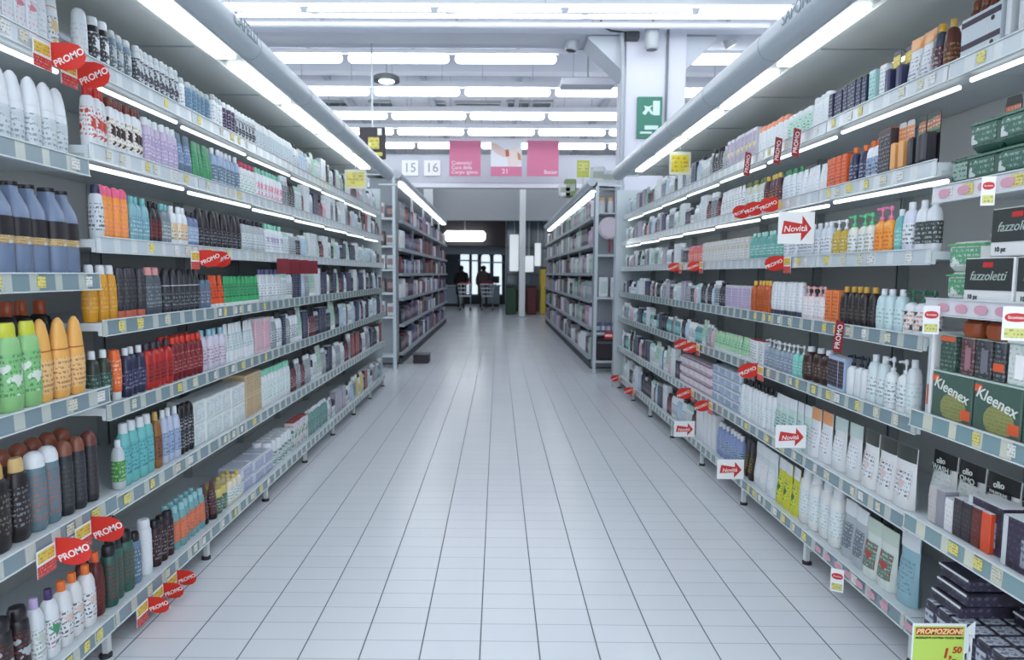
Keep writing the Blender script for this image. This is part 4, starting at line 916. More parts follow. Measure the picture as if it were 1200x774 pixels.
row('R2', 968, 1001, 'pouch', (0.235, .1, .06), ((216, 220, 222), (190, 210, 206), W, (150, 160, 160)), 'clear refill pouch')
row('R2', 945, 967, 'pouch', (0.235, .1, .06), (W, (226, 160, 110), W, (140, 110, 110)), 'white refill pouch')
row('R2', 905, 944, 'pouch', (0.23, .08, .05), ((200, 222, 218), W, (180, 214, 208), CH), 'mint refill pouch')
row('R2', 866, 904, 'bottle', (0.235, .05, .045), (W, BLK, W, (150, 190, 190)), 'white bottle with black trigger cap')
row('R2', 832, 865, 'pack', (.06, .12, .1), ((196, 208, 222), W, LBL, W), 'white blue wrapped pack', stack=4)
row('R2', 795, 831, 'pack', (.07, .13, .1), ((226, 206, 214), (60, 60, 110), W, PINK), 'white pink wrapped pack', stack=3)
row('R1', 1042, 1066, 'pouch', (0.28, .1, .07), ((148, 186, 198), W, (140, 176, 190), (90, 120, 130)), 'ice blue refill pouch')
row('R1', 1012, 1041, 'pouch', (0.24, .1, .07), ((214, 222, 216), (196, 210, 198), (100, 126, 112), W, (170, 74, 64)), 'white pouch with cup picture')
row('R1', 980, 1008, 'pouch', (0.25, .09, .06), ((176, 186, 190), W, (110, 120, 130), W), 'grey pouch with spoon picture')
row('R1', 932, 978, 'shampoo', (0.27, .09, .08), ((228, 230, 230), W, W, (130, 190, 170)), 'large white detergent bottle', rows=2)
row('R1', 906, 931, 'pouch', (0.245, .085, .06), ((206, 206, 60), W, (210, 212, 70), (60, 120, 70), (50, 110, 60)), 'yellow and green spotted pouch')
row('R1', 882, 905, 'pouch', (0.25, .1, .06), ((208, 218, 222), W, W, (190, 200, 206)), 'clear white pouch')
row('R1', 868, 881, 'pouch', (0.23, .07, .05), ((46, 36, 36), BLK, (50, 40, 40), YEL), 'dark brown pouch')
row('R1', 838, 867, 'bottle', (0.225, .06, .055), ((136, 152, 196), W, LBL, NAVY), 'blue lavender bottle')
row('R1', 815, 837, 'box', (0.25, .075, .06), (W, W, W, (200, 206, 200)), 'plain white carton')

mixed('L7', 345, 456, .19, WHT+['grey bottle', 'pink bottle', 'dark can']); mixed('L6', 331, 455, .2, PALE+['black bottle', 'red box']); mixed('L5', 333, 455, .175, WHT+['black bottle', 'maroon bottle', 'grey bottle', 'dark can'])
mixed('L4', 331, 455, .2, WHT+['grey bottle', 'navy box', 'black bottle']); mixed('L3', 319, 455, .22, WHT+['dark can', 'pink bottle', 'grey bottle', 'white bottle with dark cap']); mixed('L2', 343, 455, .23, DARKN+['white bottle with pale print', 'white jar with dark lid', 'pale green tube'])
mixed('L1', 387, 455, .2, ALLN)
mixed('R7', 722, 849, .2, PALE+['violet carton', 'dark can', 'maroon bottle', 'grey bottle']); mixed('R6', 722, 839, .185, PALE+['violet carton', 'grey bottle', 'maroon bottle', 'dark can']); mixed('R5', 722, 802, .165, PALE+['grey bottle', 'maroon bottle', 'violet carton'])
mixed('R4', 722, 847, .165, PALE+['violet carton', 'dark can', 'grey bottle', 'pink bottle']); mixed('R3', 722, 834, .17, PALE+['teal bottle', 'grey bottle', 'navy box']); mixed('R2', 722, 794, .22, WHT+['pink bottle', 'grey bottle', 'teal bottle']); mixed('R1', 722, 814, .22, WHT+['navy box', 'pale blue bottle'])
row('R5', 803, 821, 'bottle', (.14, .055, .05), ((210, 110, 100), PINK, (220, 120, 110), W), 'salmon bottle')
row('L1', 425, 440, 'box', (.16, .08, .06), ((214, 200, 60), W, YEL, W), 'yellow box', inset=.1)

# ---------------------------------------------------------------- signs clipped to the rails
M_WTXT = mat((238, 226, 226), .5)
def promo(level, px, label, size=.11, dz=0, word='PROMO', ticket=True, second=0):
    side = -1 if level[0] in 'LN' else 1
    a, z = LEV[level]; Y = depth_on(px, a, z-.02+dz); s_ = -side; w_, h_ = size, size*.78
    t = empty('promo_sign', (side*(a-.008), Y, z-.02+dz)); tag(t, label, 'sign', None)
    P = [(0,1.0),(.55,1.0),(.8,.9),(.95,.72),(1,.48),(.95,.24),(.8,.08),(.58,0),(.35,.0),(.15,.08),(0,.2)]
    poly = [(s_*x*w_, (y-.55)*h_) for x, y in P]
    if s_ < 0: poly = poly[::-1]
    pm = MB().prism(poly, .0015, 'xz', 0).mesh('red_plate', M_RED); ob('red_plate', fix_normals(pm), t)
    lettering(word, size*.27, M_WTXT, t, (s_*w_*.52, -.0012, -h_*.1), (math.pi/2, -math.radians(24), 0), bold=.02)
    if ticket:
        b = MB(); b.box(s_*.001, s_*.0025, -.085, -.004, -.055, .028, 0).box(s_*.0026, s_*.0032, -.08, -.01, -.012, .022, 1).box(s_*.0026, s_*.0032, -.085, -.004, -.055, -.02, 2)
        b.build('ticket_holder', [M_PAPER, printed((222, 200, 90), (150, 110, 50), scale=1.4), printed((196, 60, 54), (230, 200, 200), scale=1.6)], t)
    return t
promo('N7', 53, 'red PROMO flag on the top rail opposite the column, closer to the camera', .11, -.015); promo('N7', 84, 'red PROMO flag on the top rail opposite the column, farther one', .11, -.035)
promo('N2', 62, 'red PROMO flag on the second shelf rail, above orange-capped bottles', .11, -.03); promo('N2', 104, 'red PROMO flag on the second shelf rail beside green cans, farther one', .11, -.03)
promo('L1', 172, 'lowest red PROMO flag on the bottom rail, first of three', .085, -.045); promo('L1', 190, 'red PROMO flag on the bottom rail, middle of three', .085, -.045); promo('L1', 206, 'red PROMO flag on the bottom rail, last of three', .085, -.045)
promo('L5', 230, 'red PROMO flag on the fifth shelf rail below black curved bottles', .1, -.025); promo('L5', 243, 'red PROMO flag half hidden behind the one below black curved bottles', .1, -.025, ticket=False)
M_MAR = mat((120, 34, 46), .5)
for i, px in enumerate((322, 334, 346, 358)):
    a, z = LEV['L5']; Y = depth_on(px, a, z-.05); t = MB().box(0, .075, 0, .0015, -.09, .005).build('promo_sign', M_MAR, None, (-(a-.008), Y, z-.03)); tag(t, '%s of four dark red flags on the fifth rail opposite the column' % ordinal(i+1), 'sign', 'dark red rail flags')
for lv, px, n in (('R6', 912, 'first'), ('R6', 893, 'second'), ('R6', 878, 'third')): promo(lv, px, '%s red PROMO flag of three on sixth rail under the column' % n, .1, .01, ticket=False)
promo('R5', 919, 'red PROMO flag on fifth rail under the column, above amber bottles', .1)
promo('R5', 820, 'red PROMO flag, closer of a pair on fifth rail under the column', .09); promo('R5', 796, 'red PROMO flag, farther of a pair on fifth rail under the column', .09)
promo('R3', 889, 'red PROMO flag on the third rail above white bottles with black trigger caps', .11); promo('R3', 817, 'red PROMO flag on the third rail under the column, nearer of a cluster', .1); promo('R3', 806, 'red PROMO flag on the third rail under the column, farther of a cluster', .1)
promo('R2', 832, 'red PROMO flag on the second rail under the column, nearer one', .1, -.01); promo('R2', 811, 'red PROMO flag on the second rail under the column, farther one', .11)
promo('R1', 743, 'small red PROMO flag on the bottom rail under the column, nearer one', .1); promo('R1', 726, 'small red PROMO flag at the very end of the bottom rail under the column', .1)
for px, lv, n in ((880, 'R7', 'farthest'), (916, 'R7', 'middle'), (938, 'R7', 'closest'), (990, 'R4', 'only')):
    a, z = LEV[lv]; Y = depth_on(px, a, z-.04); t = empty('promo_sign', (a-.008, Y, z-.03))
    MB().prism([(-.045, -.075), (-.008, -.085), (0, .05), (-.036, .06)], .0015, 'xz', 0).build('maroon_plate', mat((146, 40, 48), .5), t)
    lettering('PROMO', .03, M_WTXT, t, (-.022, -.0012, -.012), (math.pi/2, math.radians(-84), 0), bold=.01)
    tag(t, 'small upright dark red flag, %s rail under the column, %s' % ('top' if lv == 'R7' else 'fourth', {'farthest': 'last of three', 'middle': 'second of three', 'closest': 'first of three', 'only': 'above dark brown bottles'}[n]), 'sign')
def novita(level, px1, dz, label, w_=.17, h_=.15):
    a, z = LEV[level]; Y = depth_on(px1, a, z+dz); t = empty('new_product_sign', (a-.01, Y, z+dz)); tag(t, label, 'sign')
    MB().box(-w_, 0, 0, .0015, -h_/2, h_/2).build('card', M_PAPER, t)
    P = [(-.85,.22),(-.34,.12),(-.34,.38),(-.08,-.02),(-.36,-.42),(-.36,-.16),(-.9,-.2)]
    MB().prism([(x*w_, y*h_) for x, y in P][::-1], .001, 'xz', -.0012).build('arrow', mat((200, 50, 46), .5), t)
    lettering('Novità', h_*.27, M_WTXT, t, (-w_*.53, -.0016, -.005), (math.pi/2, math.radians(-3), 0), bold=.015, shear=.2)
    return t
novita('R6', 955, -.165, 'white card with red arrow reading novelty, hanging below the sixth shelf rail')
novita('R2', 947, .11, 'white card with red arrow on the second shelf rail, beside refill pouches', .145, .11)
novita('R1', 874, .08, 'white card with red arrow on the bottom rail, nearer of two', .16, .12); novita('R1', 816, .09, 'white card with red arrow on the bottom rail, farther of two', .155, .12)
# yellow cards
def card(p0, p1, Y, c, label, drop=.0, nm='hanging_card', stick=None):
    p, q = at(p0[0], p1[1], Y), at(p1[0], p0[1], Y); t = MB().box(p.x, q.x, Y, Y+.002, p.z, q.z).build(nm, mat((222, 222, 196), .6)); tag(t, label, 'sign')
    w_ = q.x-p.x; hh = q.z-p.z; MB().box(p.x+w_*.1, q.x-w_*.1, Y-.001, Y-.0002, p.z+hh*.12, q.z-hh*.15).build('printed_patch', printed(c, (200, 120, 60), (230, 220, 120), scale=.5), t)
    MB().box((p.x+q.x)/2-.003, (p.x+q.x)/2+.003, Y+.003, Y+.006, (q.z if stick is None else min(q.z, stick)), (q.z+.1) if stick is None else max(q.z, stick)).build('clip_rod', M_METAL, t); return t
card((404, 199), (429, 221), 5.9, (206, 206, 120), 'yellow offer card hanging under the light canopy opposite the column', stick=2.43)
card((784, 178), (810, 205), 5.3, (222, 206, 60), 'yellow and orange offer card hanging above the top shelf under the column', stick=2.43)
# ---------------------------------------------------------------- oval shelf logos in the near bay
def oval(w_, h_): return [(w_/2*math.cos(2*math.pi*i/16), h_/2*math.sin(2*math.pi*i/16)*(1.1 if abs(math.sin(2*math.pi*i/16)) < .9 else .95)) for i in range(16)]
OVP = mat((214, 160, 178), .5); OVR = mat((196, 44, 46), .5)
RAILS = {}
for o in COL.objects:
    if o.name.startswith('price_rail'): RAILS.setdefault((o.parent.parent.name, round(o.parent.data.vertices[4].co.z, 3)), o)
for lv, ys in (('Q4', [2.17-.085*i for i in range(8)]), ('Q5', [2.2-.09*i for i in range(7)]), ('Q1', [2.24-.085*i for i in range(8)]), ('R1', [2.9-.085*i for i in range(7)])):
    a, z = LEV[lv]; u = [o for o in COL.objects if o.name == 'shelving_unit.001' or o.name == 'shelving_unit.003']
    un = 'shelving_unit.001' if lv[0] == 'Q' else 'shelving_unit.003'
    par = [o for o in COL.objects if o.name.startswith('shelf') and o.parent and o.parent.name == un and abs(max(v.co.z for v in o.data.vertices)-z) < .002][0]
    for y in ys:
        m = MB().prism([(y+p[0], z-.018+p[1]) for p in oval(.055, .03)], .0008, 'yz', a-.0062).mesh('oval_logo', OVP); ob('oval_logo', fix_normals(m), par)
def oval_tag(level, px, dz, label, w_=.06, h_=.12, word='Scottex'):
    a, z = LEV[level]; Y = depth_on(px, a, z+dz); t = empty('shelf_tag', (a-.02, Y, z+dz), -.5); tag(t, label, 'sign')
    MB().box(-w_, 0, 0, .0015, -h_/2, h_/2).build('card', M_PAPER, t)
    m = MB().prism([(p[0]-w_/2, p[1]+h_*.18) for p in oval(w_*.86, h_*.28)], .001, 'xz', -.0012).mesh('red_oval', OVR); ob('red_oval', fix_normals(m), t)
    lettering(word, w_*.2, M_WTXT, t, (-w_/2, -.0016, h_*.18), bold=.015)
    MB().box(-w_*.9, -w_*.1, -.001, -.0002, -h_*.42, -h_*.14).build('price_patch', printed((206, 206, 120), (120, 120, 80), scale=1.5), t)
oval_tag('Q5', 1171, -.04, 'white tag with small red oval hanging on the upper tissue shelf rail', .034, .085)
oval_tag('Q4', 1106, -.06, 'white tag with red oval hanging on the fourth rail above the tissue display', .046, .095)
oval_tag('Q4', 1212, -.045, 'large white tag with red oval hanging on the fourth rail above white card', .06, .095)
oval_tag('R1', 995, -.05, 'small white tag with red oval hanging below the bottom rail, under grey pouches', .05, .1)
# ---------------------------------------------------------------- big yellow-green price sign
Y = 1.9; p, q = at(1070, 731, Y), at(1133, 731, Y); sw = q.x-p.x; sh = .2
t = empty('price_sign', (p.x, Y, p.z)); tag(t, 'yellow-green PROMOZIONE price card reading 1,50 at the bottom shelf corner', 'sign')
MB().box(0, sw, 0, .002, -sh, 0).box(sw*.0, sw, -.001, 0, -.006, 0).build('frame', mat((216, 224, 226), .3), t)
MB().box(sw*.03, sw*.97, -.0012, -.0002, -sh+.004, -.008).build('card', mat((178, 206, 92), .5), t)
MB().box(sw*.06, sw*.94, -.002, -.0014, -.036, -.012).build('heading_bar', mat((160, 48, 30), .5), t)
lettering('PROMOZIONE', .022, mat((236, 214, 150), .5), t, (sw*.5, -.0026, -.0245), bold=.02, shear=.25)
lettering('FAZZOLETTI COTTON TOUCH TEMPO', .0083, mat((40, 60, 30), .5), t, (sw*.5, -.0022, -.045), bold=.02, shear=.2)
lettering('1,', .042, mat((176, 50, 34), .5), t, (sw*.66, -.0022, -.095), bold=.03, shear=.15); lettering('50', .028, mat((176, 50, 34), .5), t, (sw*.84, -.0022, -.084), bold=.03, shear=.15)
lettering('al pz', .007, mat((40, 60, 30), .5), t, (sw*.8, -.0022, -.114)); MB().box(sw*.05, sw*.25, -.002, -.0014, -.165, -.135).build('barcode_patch', printed((226, 230, 220), (60, 80, 60), scale=2), t)
MB().prism([(sw+.001, -.02), (sw+.03, .006), (sw+.03, -.05), (sw+.012, -.035), (sw+.02, -.09), (sw+.001, -.1)], .002, 'xz', .004).box(sw+.015, sw+.024, .004, .012, -.2, -.04).box(sw+.0, 1.487-p.x, .004, .012, -.2, -.18).build('holder', mat((214, 222, 224), .3), t)

# ---------------------------------------------------------------- goods of the near bay under the column
def wbox(kind_name, Xc, Yc, z0, dx, wy, h, base, label, cat, group=None, top=None):
    o = MB().rbox(-dx/2, dx/2, -wy/2, wy/2, 0, h, .003).build(kind_name, base, None, (Xc, Yc, z0)); tag(o, label, cat, group)
    if top: MB().box(-dx*.49, dx*.49, -wy*.49, wy*.49, h+.0003, h+.0015).build('lid', top, o)
    return o
def face_x(o, y0, y1, z0, z1, m, nm='label', d=.0012, dx=.0):   # a panel on the face towards the aisle
    hx = -o.dimensions[0]/2 if not dx else dx
    xs = min(v.co.x for v in o.data.vertices); return MB().box(xs-d, xs-.0002, y0, y1, z0, z1).build(nm, m, o)
z3 = LEV['Q3'][1]+.0015; KG = mat((74, 100, 90), .5); KO = mat((226, 100, 60), .5)
XF = 1.50
for i, (yc, lab) in enumerate(((2.125, 'green tissue box with white script lettering, beside the lotion bottles'), (1.93, 'green tissue box with white script lettering, second along the third shelf'), (1.735, 'green tissue box with white script lettering, last one toward the camera'))):
    o = wbox('tissue_box', XF+.06, yc, z3, .12, .188, .15, KG, lab, 'tissue box')
    bpy.context.view_layer.update()
    m = MB().prism([(-.012+.06*math.cos(2*math.pi*k/18), .04+.05*max(-.75, math.sin(2*math.pi*k/18))) for k in range(18)], .001, 'yz', -.0612).mesh('picture', printed((150, 152, 96), (110, 120, 70), scale=1.3)); ob('picture', fix_normals(m), o)
    face_x(o, -.09, -.05, .012, .045, KO, 'orange_patch', .002); face_x(o, .06, .09, .118, .14, KO, 'orange_patch')
    lettering('Kleenex', .05, mat((226, 232, 226), .5), o, (-.0622, -.0, .098), (math.pi/2+0, math.radians(14), -math.pi/2), bold=.012, shear=.15)
MB_top = MB().box(XF+.0, XF+.16, 1.64, 2.22, z3+.1512, z3+.156).build('divider_tray', mat((186, 210, 200), .5)); tag(MB_top, 'thin pale green tray separating the two layers of tissue boxes', 'tray')
up = [(2.17, .075, (56, 86, 76), ORG, 'small dark green tissue box with orange top'), (2.08, .06, (92, 60, 66), CH, 'tissue box printed with a seated figure in maroon'), (2.01, .07, (62, 62, 70), CH, 'black tissue box with pale round dots'),
      (1.945, .045, (60, 66, 74), ORG, 'narrow dark box with an orange band'), (1.875, .075, (214, 222, 220), W, 'pale plain tissue box in upper display layer'), (1.805, .04, (50, 62, 84), ORG, 'narrow navy box with an orange band'), (1.73, .08, (206, 220, 212), W, 'pale green tissue box at the upper layer end')]
for i, (yc, wy, c, c2, lab) in enumerate(up):
    o = wbox('tissue_box', XF+.055, yc, z3+.1575, .09, wy*.96, .118, printed(c, (170, 170, 160), tuple(int(v*.75+40) for v in c), scale=1.1), lab, 'tissue box', None, mat((190, 216, 206), .5))
    bpy.context.view_layer.update()
    if c2 == ORG: face_x(o, -wy*.46, wy*.46, .1 if i == 0 else .03, .116 if i == 0 else .055, KO, 'orange_band')
    else: face_x(o, -wy*.3, wy*.1, .02, .09, mat(tuple(min(255, int(v*1.5+30)) for v in c), .5), 'picture')
d = empty('cardboard_display', (XF, 2.235, z3)); tag(d, 'white cardboard display side panel standing beside the tissue boxes', 'display')
MB().box(0, .25, -.004, .0, 0, .285).box(.0, .006, -.012, -.0045, 0, .285).build('side_panel', M_PAPER, d); MB().box(.0, .006, .0005, .014, 0, .28).build('front_strip', mat((196, 206, 210), .5), d); MB().box(-.001, -.0002, .002, .01, .03, .1).build('red_mark', mat((196, 90, 60), .5), d)
for i, yc in enumerate((2.09, 1.99)):
    o = MB().lathe([(0, 0), (.8, 0), (1, .02), (.95, .045), (.7, .055)], .042, .042, 18).build('bath_ball', mat((150, 74, 40), .35), None, (XF+.05, yc, z3+.2785)); tag(o, 'copper brown round pot on top of the tissue display, %s from the column end' % ORD[i], 'pot', 'copper pots')
    MB().lathe([(.72, .0555), (.74, .06), (.5, .07), (0, .072)], .042, .042, 18).build('lid', mat((60, 40, 34), .4), o)
o = MB().box(0, .012, 0, .07, 0, .055).build('blank_card', M_PAPER, None, (XF+.02, 1.86, z3+.2785)); tag(o, 'blank white card standing on the tissue display', 'card'); MB().box(.0125, .04, .02, .05, 0, .004).build('foot', M_PAPER, o)
# fourth level: dark handkerchief cartons
z4 = LEV['Q4'][1]+.0015; DC = mat((48, 54, 54), .45)
for i, (yc, zz, lab) in enumerate(((2.0, 0, 'dark green-black carton of handkerchiefs, lower one on the fourth shelf'), (1.9, .145, 'dark green-black carton of handkerchiefs stacked on the white-based one'), (1.79, 0, 'dark carton of handkerchiefs at the fourth shelf end toward the camera'))):
    o = wbox('handkerchief_carton', XF+.045, yc, z4+zz, .09, .2, .142, mat((226, 228, 228), .5), lab, 'carton')
    bpy.context.view_layer.update()
    face_x(o, -.095, .095, .042, .139, DC, 'dark_panel', .002); face_x(o, -.02, .02, .112, .128, OVR, 'red_mark', .003)
    lettering('fazzoletti', .04, mat((176, 190, 184), .5), o, (-.0482, -.0, .085), (math.pi/2, 0, -math.pi/2), bold=.0, shear=.3)
    lettering('10 pz', .02, BLKM if False else M_DARK, o, (-.0462, .06, .02), (math.pi/2, 0, -math.pi/2), bold=.02)
# second level: refill pouches with black headers and small boxes in front
z2 = LEV['Q2'][1]+.0015
for i, (x0, x1, word) in enumerate(((1080, 1108, 'WASH'), (1109, 1140, 'OMO'), (1141, 1180, 'PALMOLIVE'), (1181, 1225, 'PALMOLIVE'))):
    ya, yb = depth_on(x1, 1.58, .65), depth_on(x0, 1.58, .65); yc, wy = (ya+yb)/2, (yb-ya)*.97
    o = put('pouch', (.215, wy, .075), ((222, 226, 224), (44, 46, 48), (216, 220, 218), (196, 176, 180), (206, 224, 218)), (1.62, yc, z2), math.pi, 'refill pouch with black header', 'Q2', 1)
    b = MB().box(.017, .0195, -wy*.36, wy*.36, .148, .166).build('name_strip', M_DARK, o)
    lettering(word, wy*.75/max(4, len(word))*1.25, mat((214, 220, 216), .5), o, (.0202, 0, .157), (math.pi/2, 0, math.pi/2), bold=.015)
    lettering('olio', .03, mat((226, 230, 226), .5), o, (.0202, 0, .185), (math.pi/2, math.radians(-8), math.pi/2), bold=.02)
    m = MB().lathe([(0, -.002), (.9, 0), (1, .002)], .012, .012, 14).mesh('drop_mark', M_DARK); ob('drop_mark', m, o, (.03, -wy*.2, .06), (0, math.pi/2, 0))
cl = ((196, 190, 190), (150, 150, 160), (228, 230, 232), (66, 60, 66), (60, 54, 60), (106, 50, 44), (226, 84, 50))
for i, c in enumerate(cl):
    yc = 2.19-i*.041
    nmz = ('silver', 'grey', 'white', 'charcoal', 'black', 'brown red', 'bright orange')[i]
    o = put('box', (.125 if i != 2 else .11, .037, .05), (c, W, c, tuple(int(v*.6+60) for v in c), None), (1.50+.03, yc, z2), math.pi, nmz+' slim cosmetic box', 'Q2', 1)
for i, (yc, xx) in enumerate(((1.97, 1.585), (1.80, 1.565), (1.63, 1.56))):
    o = wbox('tissue_carton', xx, yc, z2, .13, .14, .15, printed((58, 50, 72), (90, 84, 110), (44, 40, 52), scale=.8), 'violet-black tissue carton with white perforated lid, %s from the slim boxes' % ORD[i], 'carton', 'violet tissue cartons', printed((226, 230, 232), (160, 166, 176), scale=.6))
    bpy.context.view_layer.update()
    face_x(o, -.05, .0, .02, .1, printed((150, 156, 166), (50, 46, 60), scale=.8), 'label'); face_x(o, .052, .069, .0, .15, mat((206, 212, 216), .4), 'white_edge')
# bottom level: dark handkerchief packs, white tops
z1 = LEV['Q1'][1]+.0015; n = 0
PT = printed((66, 64, 84), (160, 166, 186), (50, 48, 62), scale=.8); PL = printed((206, 212, 222), (90, 92, 116), scale=.5)
pk = MB().rbox(-.038, .038, -.029, .029, 0, .1, .006).mesh('pocket_tissue_pack', PT); pt = MB().box(-.033, .033, -.022, .022, .1003, .1025).mesh('folded_top', PL); pf = MB().box(-.0395, -.0382, -.02, .02, .03, .07).mesh('label', printed((200, 206, 218), (50, 46, 70), scale=.7))
for r in range(4):
    for i in range(12):
        o = ob('pocket_tissue_pack', pk, None, (1.56+r*.083, 2.19-i*.061, z1)); ob('folded_top', pt, o); ob('label', pf, o)
        tag(o, '%s dark tissue pack from the pouches in the %s row back, bottom shelf' % (ordinal(i+1), ORD[r]), 'tissue pack', 'dark pocket tissue packs on the bottom shelf'); n += 1
for i, (xc, yc, zz, lab) in enumerate(((1.64, 2.14, 0, 'lowest'), (1.65, 2.13, .046, 'middle'), (1.66, 2.14, .092, 'topmost'), (1.8, 1.98, 0, 'single'))):
    o = MB().rbox(-.1, .1, -.07, .07, 0, .043, .004).build('tissue_tray', printed((58, 54, 74), (110, 110, 134), (44, 42, 54), scale=.7), None, (xc, yc, z1+.1045+zz)); tag(o, '%s dark shrink-wrapped tray of tissues on the dark packs, bottom shelf' % lab, 'pack')
    MB().box(-.1025, -.1003, -.07, .07, .034, .041).build('white_edge', M_PAPER, o)

# ---------------------------------------------------------------- second pair of shelving runs, farther on
def far_run(side, a, Y0, Y1, zs, top, lab, pal):
    s = side; n = 5; L_ = (Y1-Y0)/n
    for k in range(n):
        y0, y1 = Y0+k*L_, Y0+(k+1)*L_; u = empty('gondola_bay', (0, 0, 0)); tag(u, '%s distant shelving bay %s, beyond the long near run' % (ordinal(k+1), SIDE[side]), 'shelving', 'distant shelving '+SIDE[side])
        MB().box(s*(a+.42), s*(a+.45), y0+.003, y1-.003, .1, top).build('back_panel', mat((126, 132, 140), .6), u)
        MB().box(s*(a+.06), s*(a+.1), y0+.003, y0+.04, 0, top).build('upright', M_METAL, u)
        MB().box(s*(a+.02), s*(a+.42), y0+.003, y1-.003, 0, .1).build('plinth', mat((70, 74, 80), .7), u)
        for z in zs:
            sh = MB().box(s*a, s*(a+.42), y0+.003, y1-.003, z-.04, z).build('shelf', mat((176, 184, 190), .5), u)
            MB().box(s*(a-.01), s*(a-.001), y0+.003, y1-.003, z-.045, z+.005).build('price_rail', mat((150, 160, 170), .4), sh)
        MB().box(s*(a-.0), s*(a+.45), y0+.003, y1-.003, top-.03, top-.001).build('top_panel', mat((190, 196, 202), .5), u)
    for zi, z in enumerate(zs):
        nz = zs[zi+1] if zi+1 < len(zs) else top; y = Y0+.06; cnt = {}
        near_end = Y0+(Y1-Y0)*.33; rest = MB(); mats = [mat(c, .5) for _, c in pal]
        while y < Y1-.27:
            nm, c = random.choice(pal); wd = random.uniform(.10, .15); h = min(nz-z-.07, random.uniform(.2, .3)); rep = random.choice((1, 2, 3))
            for r in range(rep):
                if y+wd > Y1-.1: break
                if y < near_end:
                    o = MB().rbox(-.07, .07, -wd/2+.002, wd/2-.002, 0, h, .01).build('boxed_toiletry', mat(c, .5), None, (s*(a+.1), y+wd/2, z+.001)); cnt[nm] = cnt.get(nm, 0)+1
                    MB().box(-.071, .071, -wd/2+.01, wd/2-.01, h*.3, h*.7).build('label', mat(tuple(min(255, int(v*.6+90)) for v in c), .5), o)
                    tag(o, '%s %s package from near end, %s shelf of distant shelving %s' % (ordinal(cnt[nm]), nm, ORD[zi], SIDE[side]), 'box', '%s packages, %s shelf of distant shelving %s' % (nm, ORD[zi], SIDE[side]))
                else:
                    rest.box(s*(a+.03), s*(a+.17), y+.002, y+wd-.002, z+.001, z+.001+h, [q for _, q in pal].index(c))
                y += wd
        o = rest.build('distant_goods', mats); tag(o, 'rows of tiny far goods on the %s shelf of distant shelving %s' % (ORD[zi], SIDE[side]), 'goods', None, 'stuff')
PALL = [('white', W), ('grey', (150, 156, 166)), ('violet', (96, 80, 120)), ('dark', (50, 48, 60)), ('lilac', (170, 160, 190)), ('maroon', (120, 50, 66)), ('blue', (90, 110, 150)), ('charcoal', (66, 64, 76)), ('white', W), ('violet', (96, 80, 120)), ('orange', (150, 80, 60))]
PALR = [('pale', (206, 204, 214)), ('grey', (150, 156, 166)), ('mauve', (176, 150, 176)), ('green', (130, 160, 150)), ('dark', (60, 56, 66)), ('white', W), ('dark', (60, 56, 66)), ('mint', (160, 190, 176)), ('brown', (110, 90, 90))]
far_run(-1, 1.455, 9.9, 18.6, (.18, .62, 1.02, 1.40, 1.78, 2.2), 2.82, '', PALL)
far_run(1, 1.36, 9.6, 18.8, (.18, .62, 1.02, 1.42, 1.84, 2.24), 2.66, '', PALR)
for s, xc, y0, y1, z in ((-1, 1.5, 9.75, 18.4, 2.86), (1, 1.34, 9.45, 18.4, 2.72)):
    t = MB().tube([(s*xc, y0, z), (s*xc, y1, z)], .06, 14).build('light_canopy', mat((184, 194, 202), .4)); tag(t, 'tubular edge of the distant light canopy '+SIDE[s], 'light canopy')
    MB().box(s*(xc+.05), s*(xc+.5), y0, y1, z+.0, z+.02).build('panel', M_BACK, t); xa, zd = (1.47, 2.755) if s < 0 else (1.375, 2.60); MB().box(s*xa, s*(xa+.1), y0+.3, y1-.1, zd, zd+.02).build('diffuser', M_CAN, t)
# end frames facing the camera
def end_cap(side, x0, x1, Y, top, zs, lab):
    u = empty('end_cap_unit', (0, 0, 0)); tag(u, lab, 'shelving'); s = side
    for x in (x0, x1): MB().box(s*x-.02, s*x+.02, Y, Y+.04, 0, top).build('post', mat((190, 200, 206), .4), u)
    MB().box(s*x0, s*x1, Y+.3, Y+.33, .05, top-.05).build('back_panel', mat((140, 148, 154), .6), u); MB().box(s*(x0+.0), s*(x1-.0), Y+.0, Y+.05, top-.001, top+.05).build('top_bar', mat((200, 208, 214), .4), u)
    for z in zs: MB().box(s*(x0+.02), s*(x1-.02), Y+.02, Y+.3, z-.03, z).build('shelf', mat((190, 200, 204), .4), u)
    return u
ZL = (.2, .77, 1.12, 1.46, 1.8, 2.2); end_cap(-1, 1.5, 1.9, 9.4, 2.84, ZL, 'narrow end-cap shelving facing the camera, opposite the column')
for zi, z in enumerate(ZL[1:]):
    for i in range(3):
        c, nm = random.choice((((220, 226, 230), 'white'), ((90, 80, 84), 'dark'), ((190, 196, 200), 'pale'))); hh = random.uniform(.15, .24)
        o = MB().rbox(-.05, .05, -.05, .05, 0, hh, .012).build('carton', mat(c, .5), None, (-(1.57+i*.125), 9.52, z+.001)); MB().box(-.04, .04, -.052, -.0502, hh*.3, hh*.75).build('label', mat((150, 120, 120), .5), o)
        tag(o, '%s %s carton from the aisle on %s end-cap shelf opposite the column' % (ORD[i], nm, ORD[zi]), 'box')
ZR = (.18, .58, 1.08, 1.68); end_cap(1, 1.37, 1.79, 9.1, 2.62, ZR, 'end-cap shelving with dark crate facing the camera, under the column')
for i, x in enumerate((1.46, 1.58, 1.70)):
    o = MB().lathe([(0, 0), (1, 0), (1, .14), (.8, .17)], .045, .045, 12).build('jar', mat((196, 200, 206), .3), None, (x, 9.25, 1.681+.58)); MB().lathe([(.85, .1705), (.9, .172), (.9, .21), (0, .212)], .045, .045, 12).build('lid', mat((222, 170, 120), .4), o); tag(o, '%s pale jar with peach lid from the aisle, top of the end cap' % ORD[i], 'jar', 'jars with peach lids')
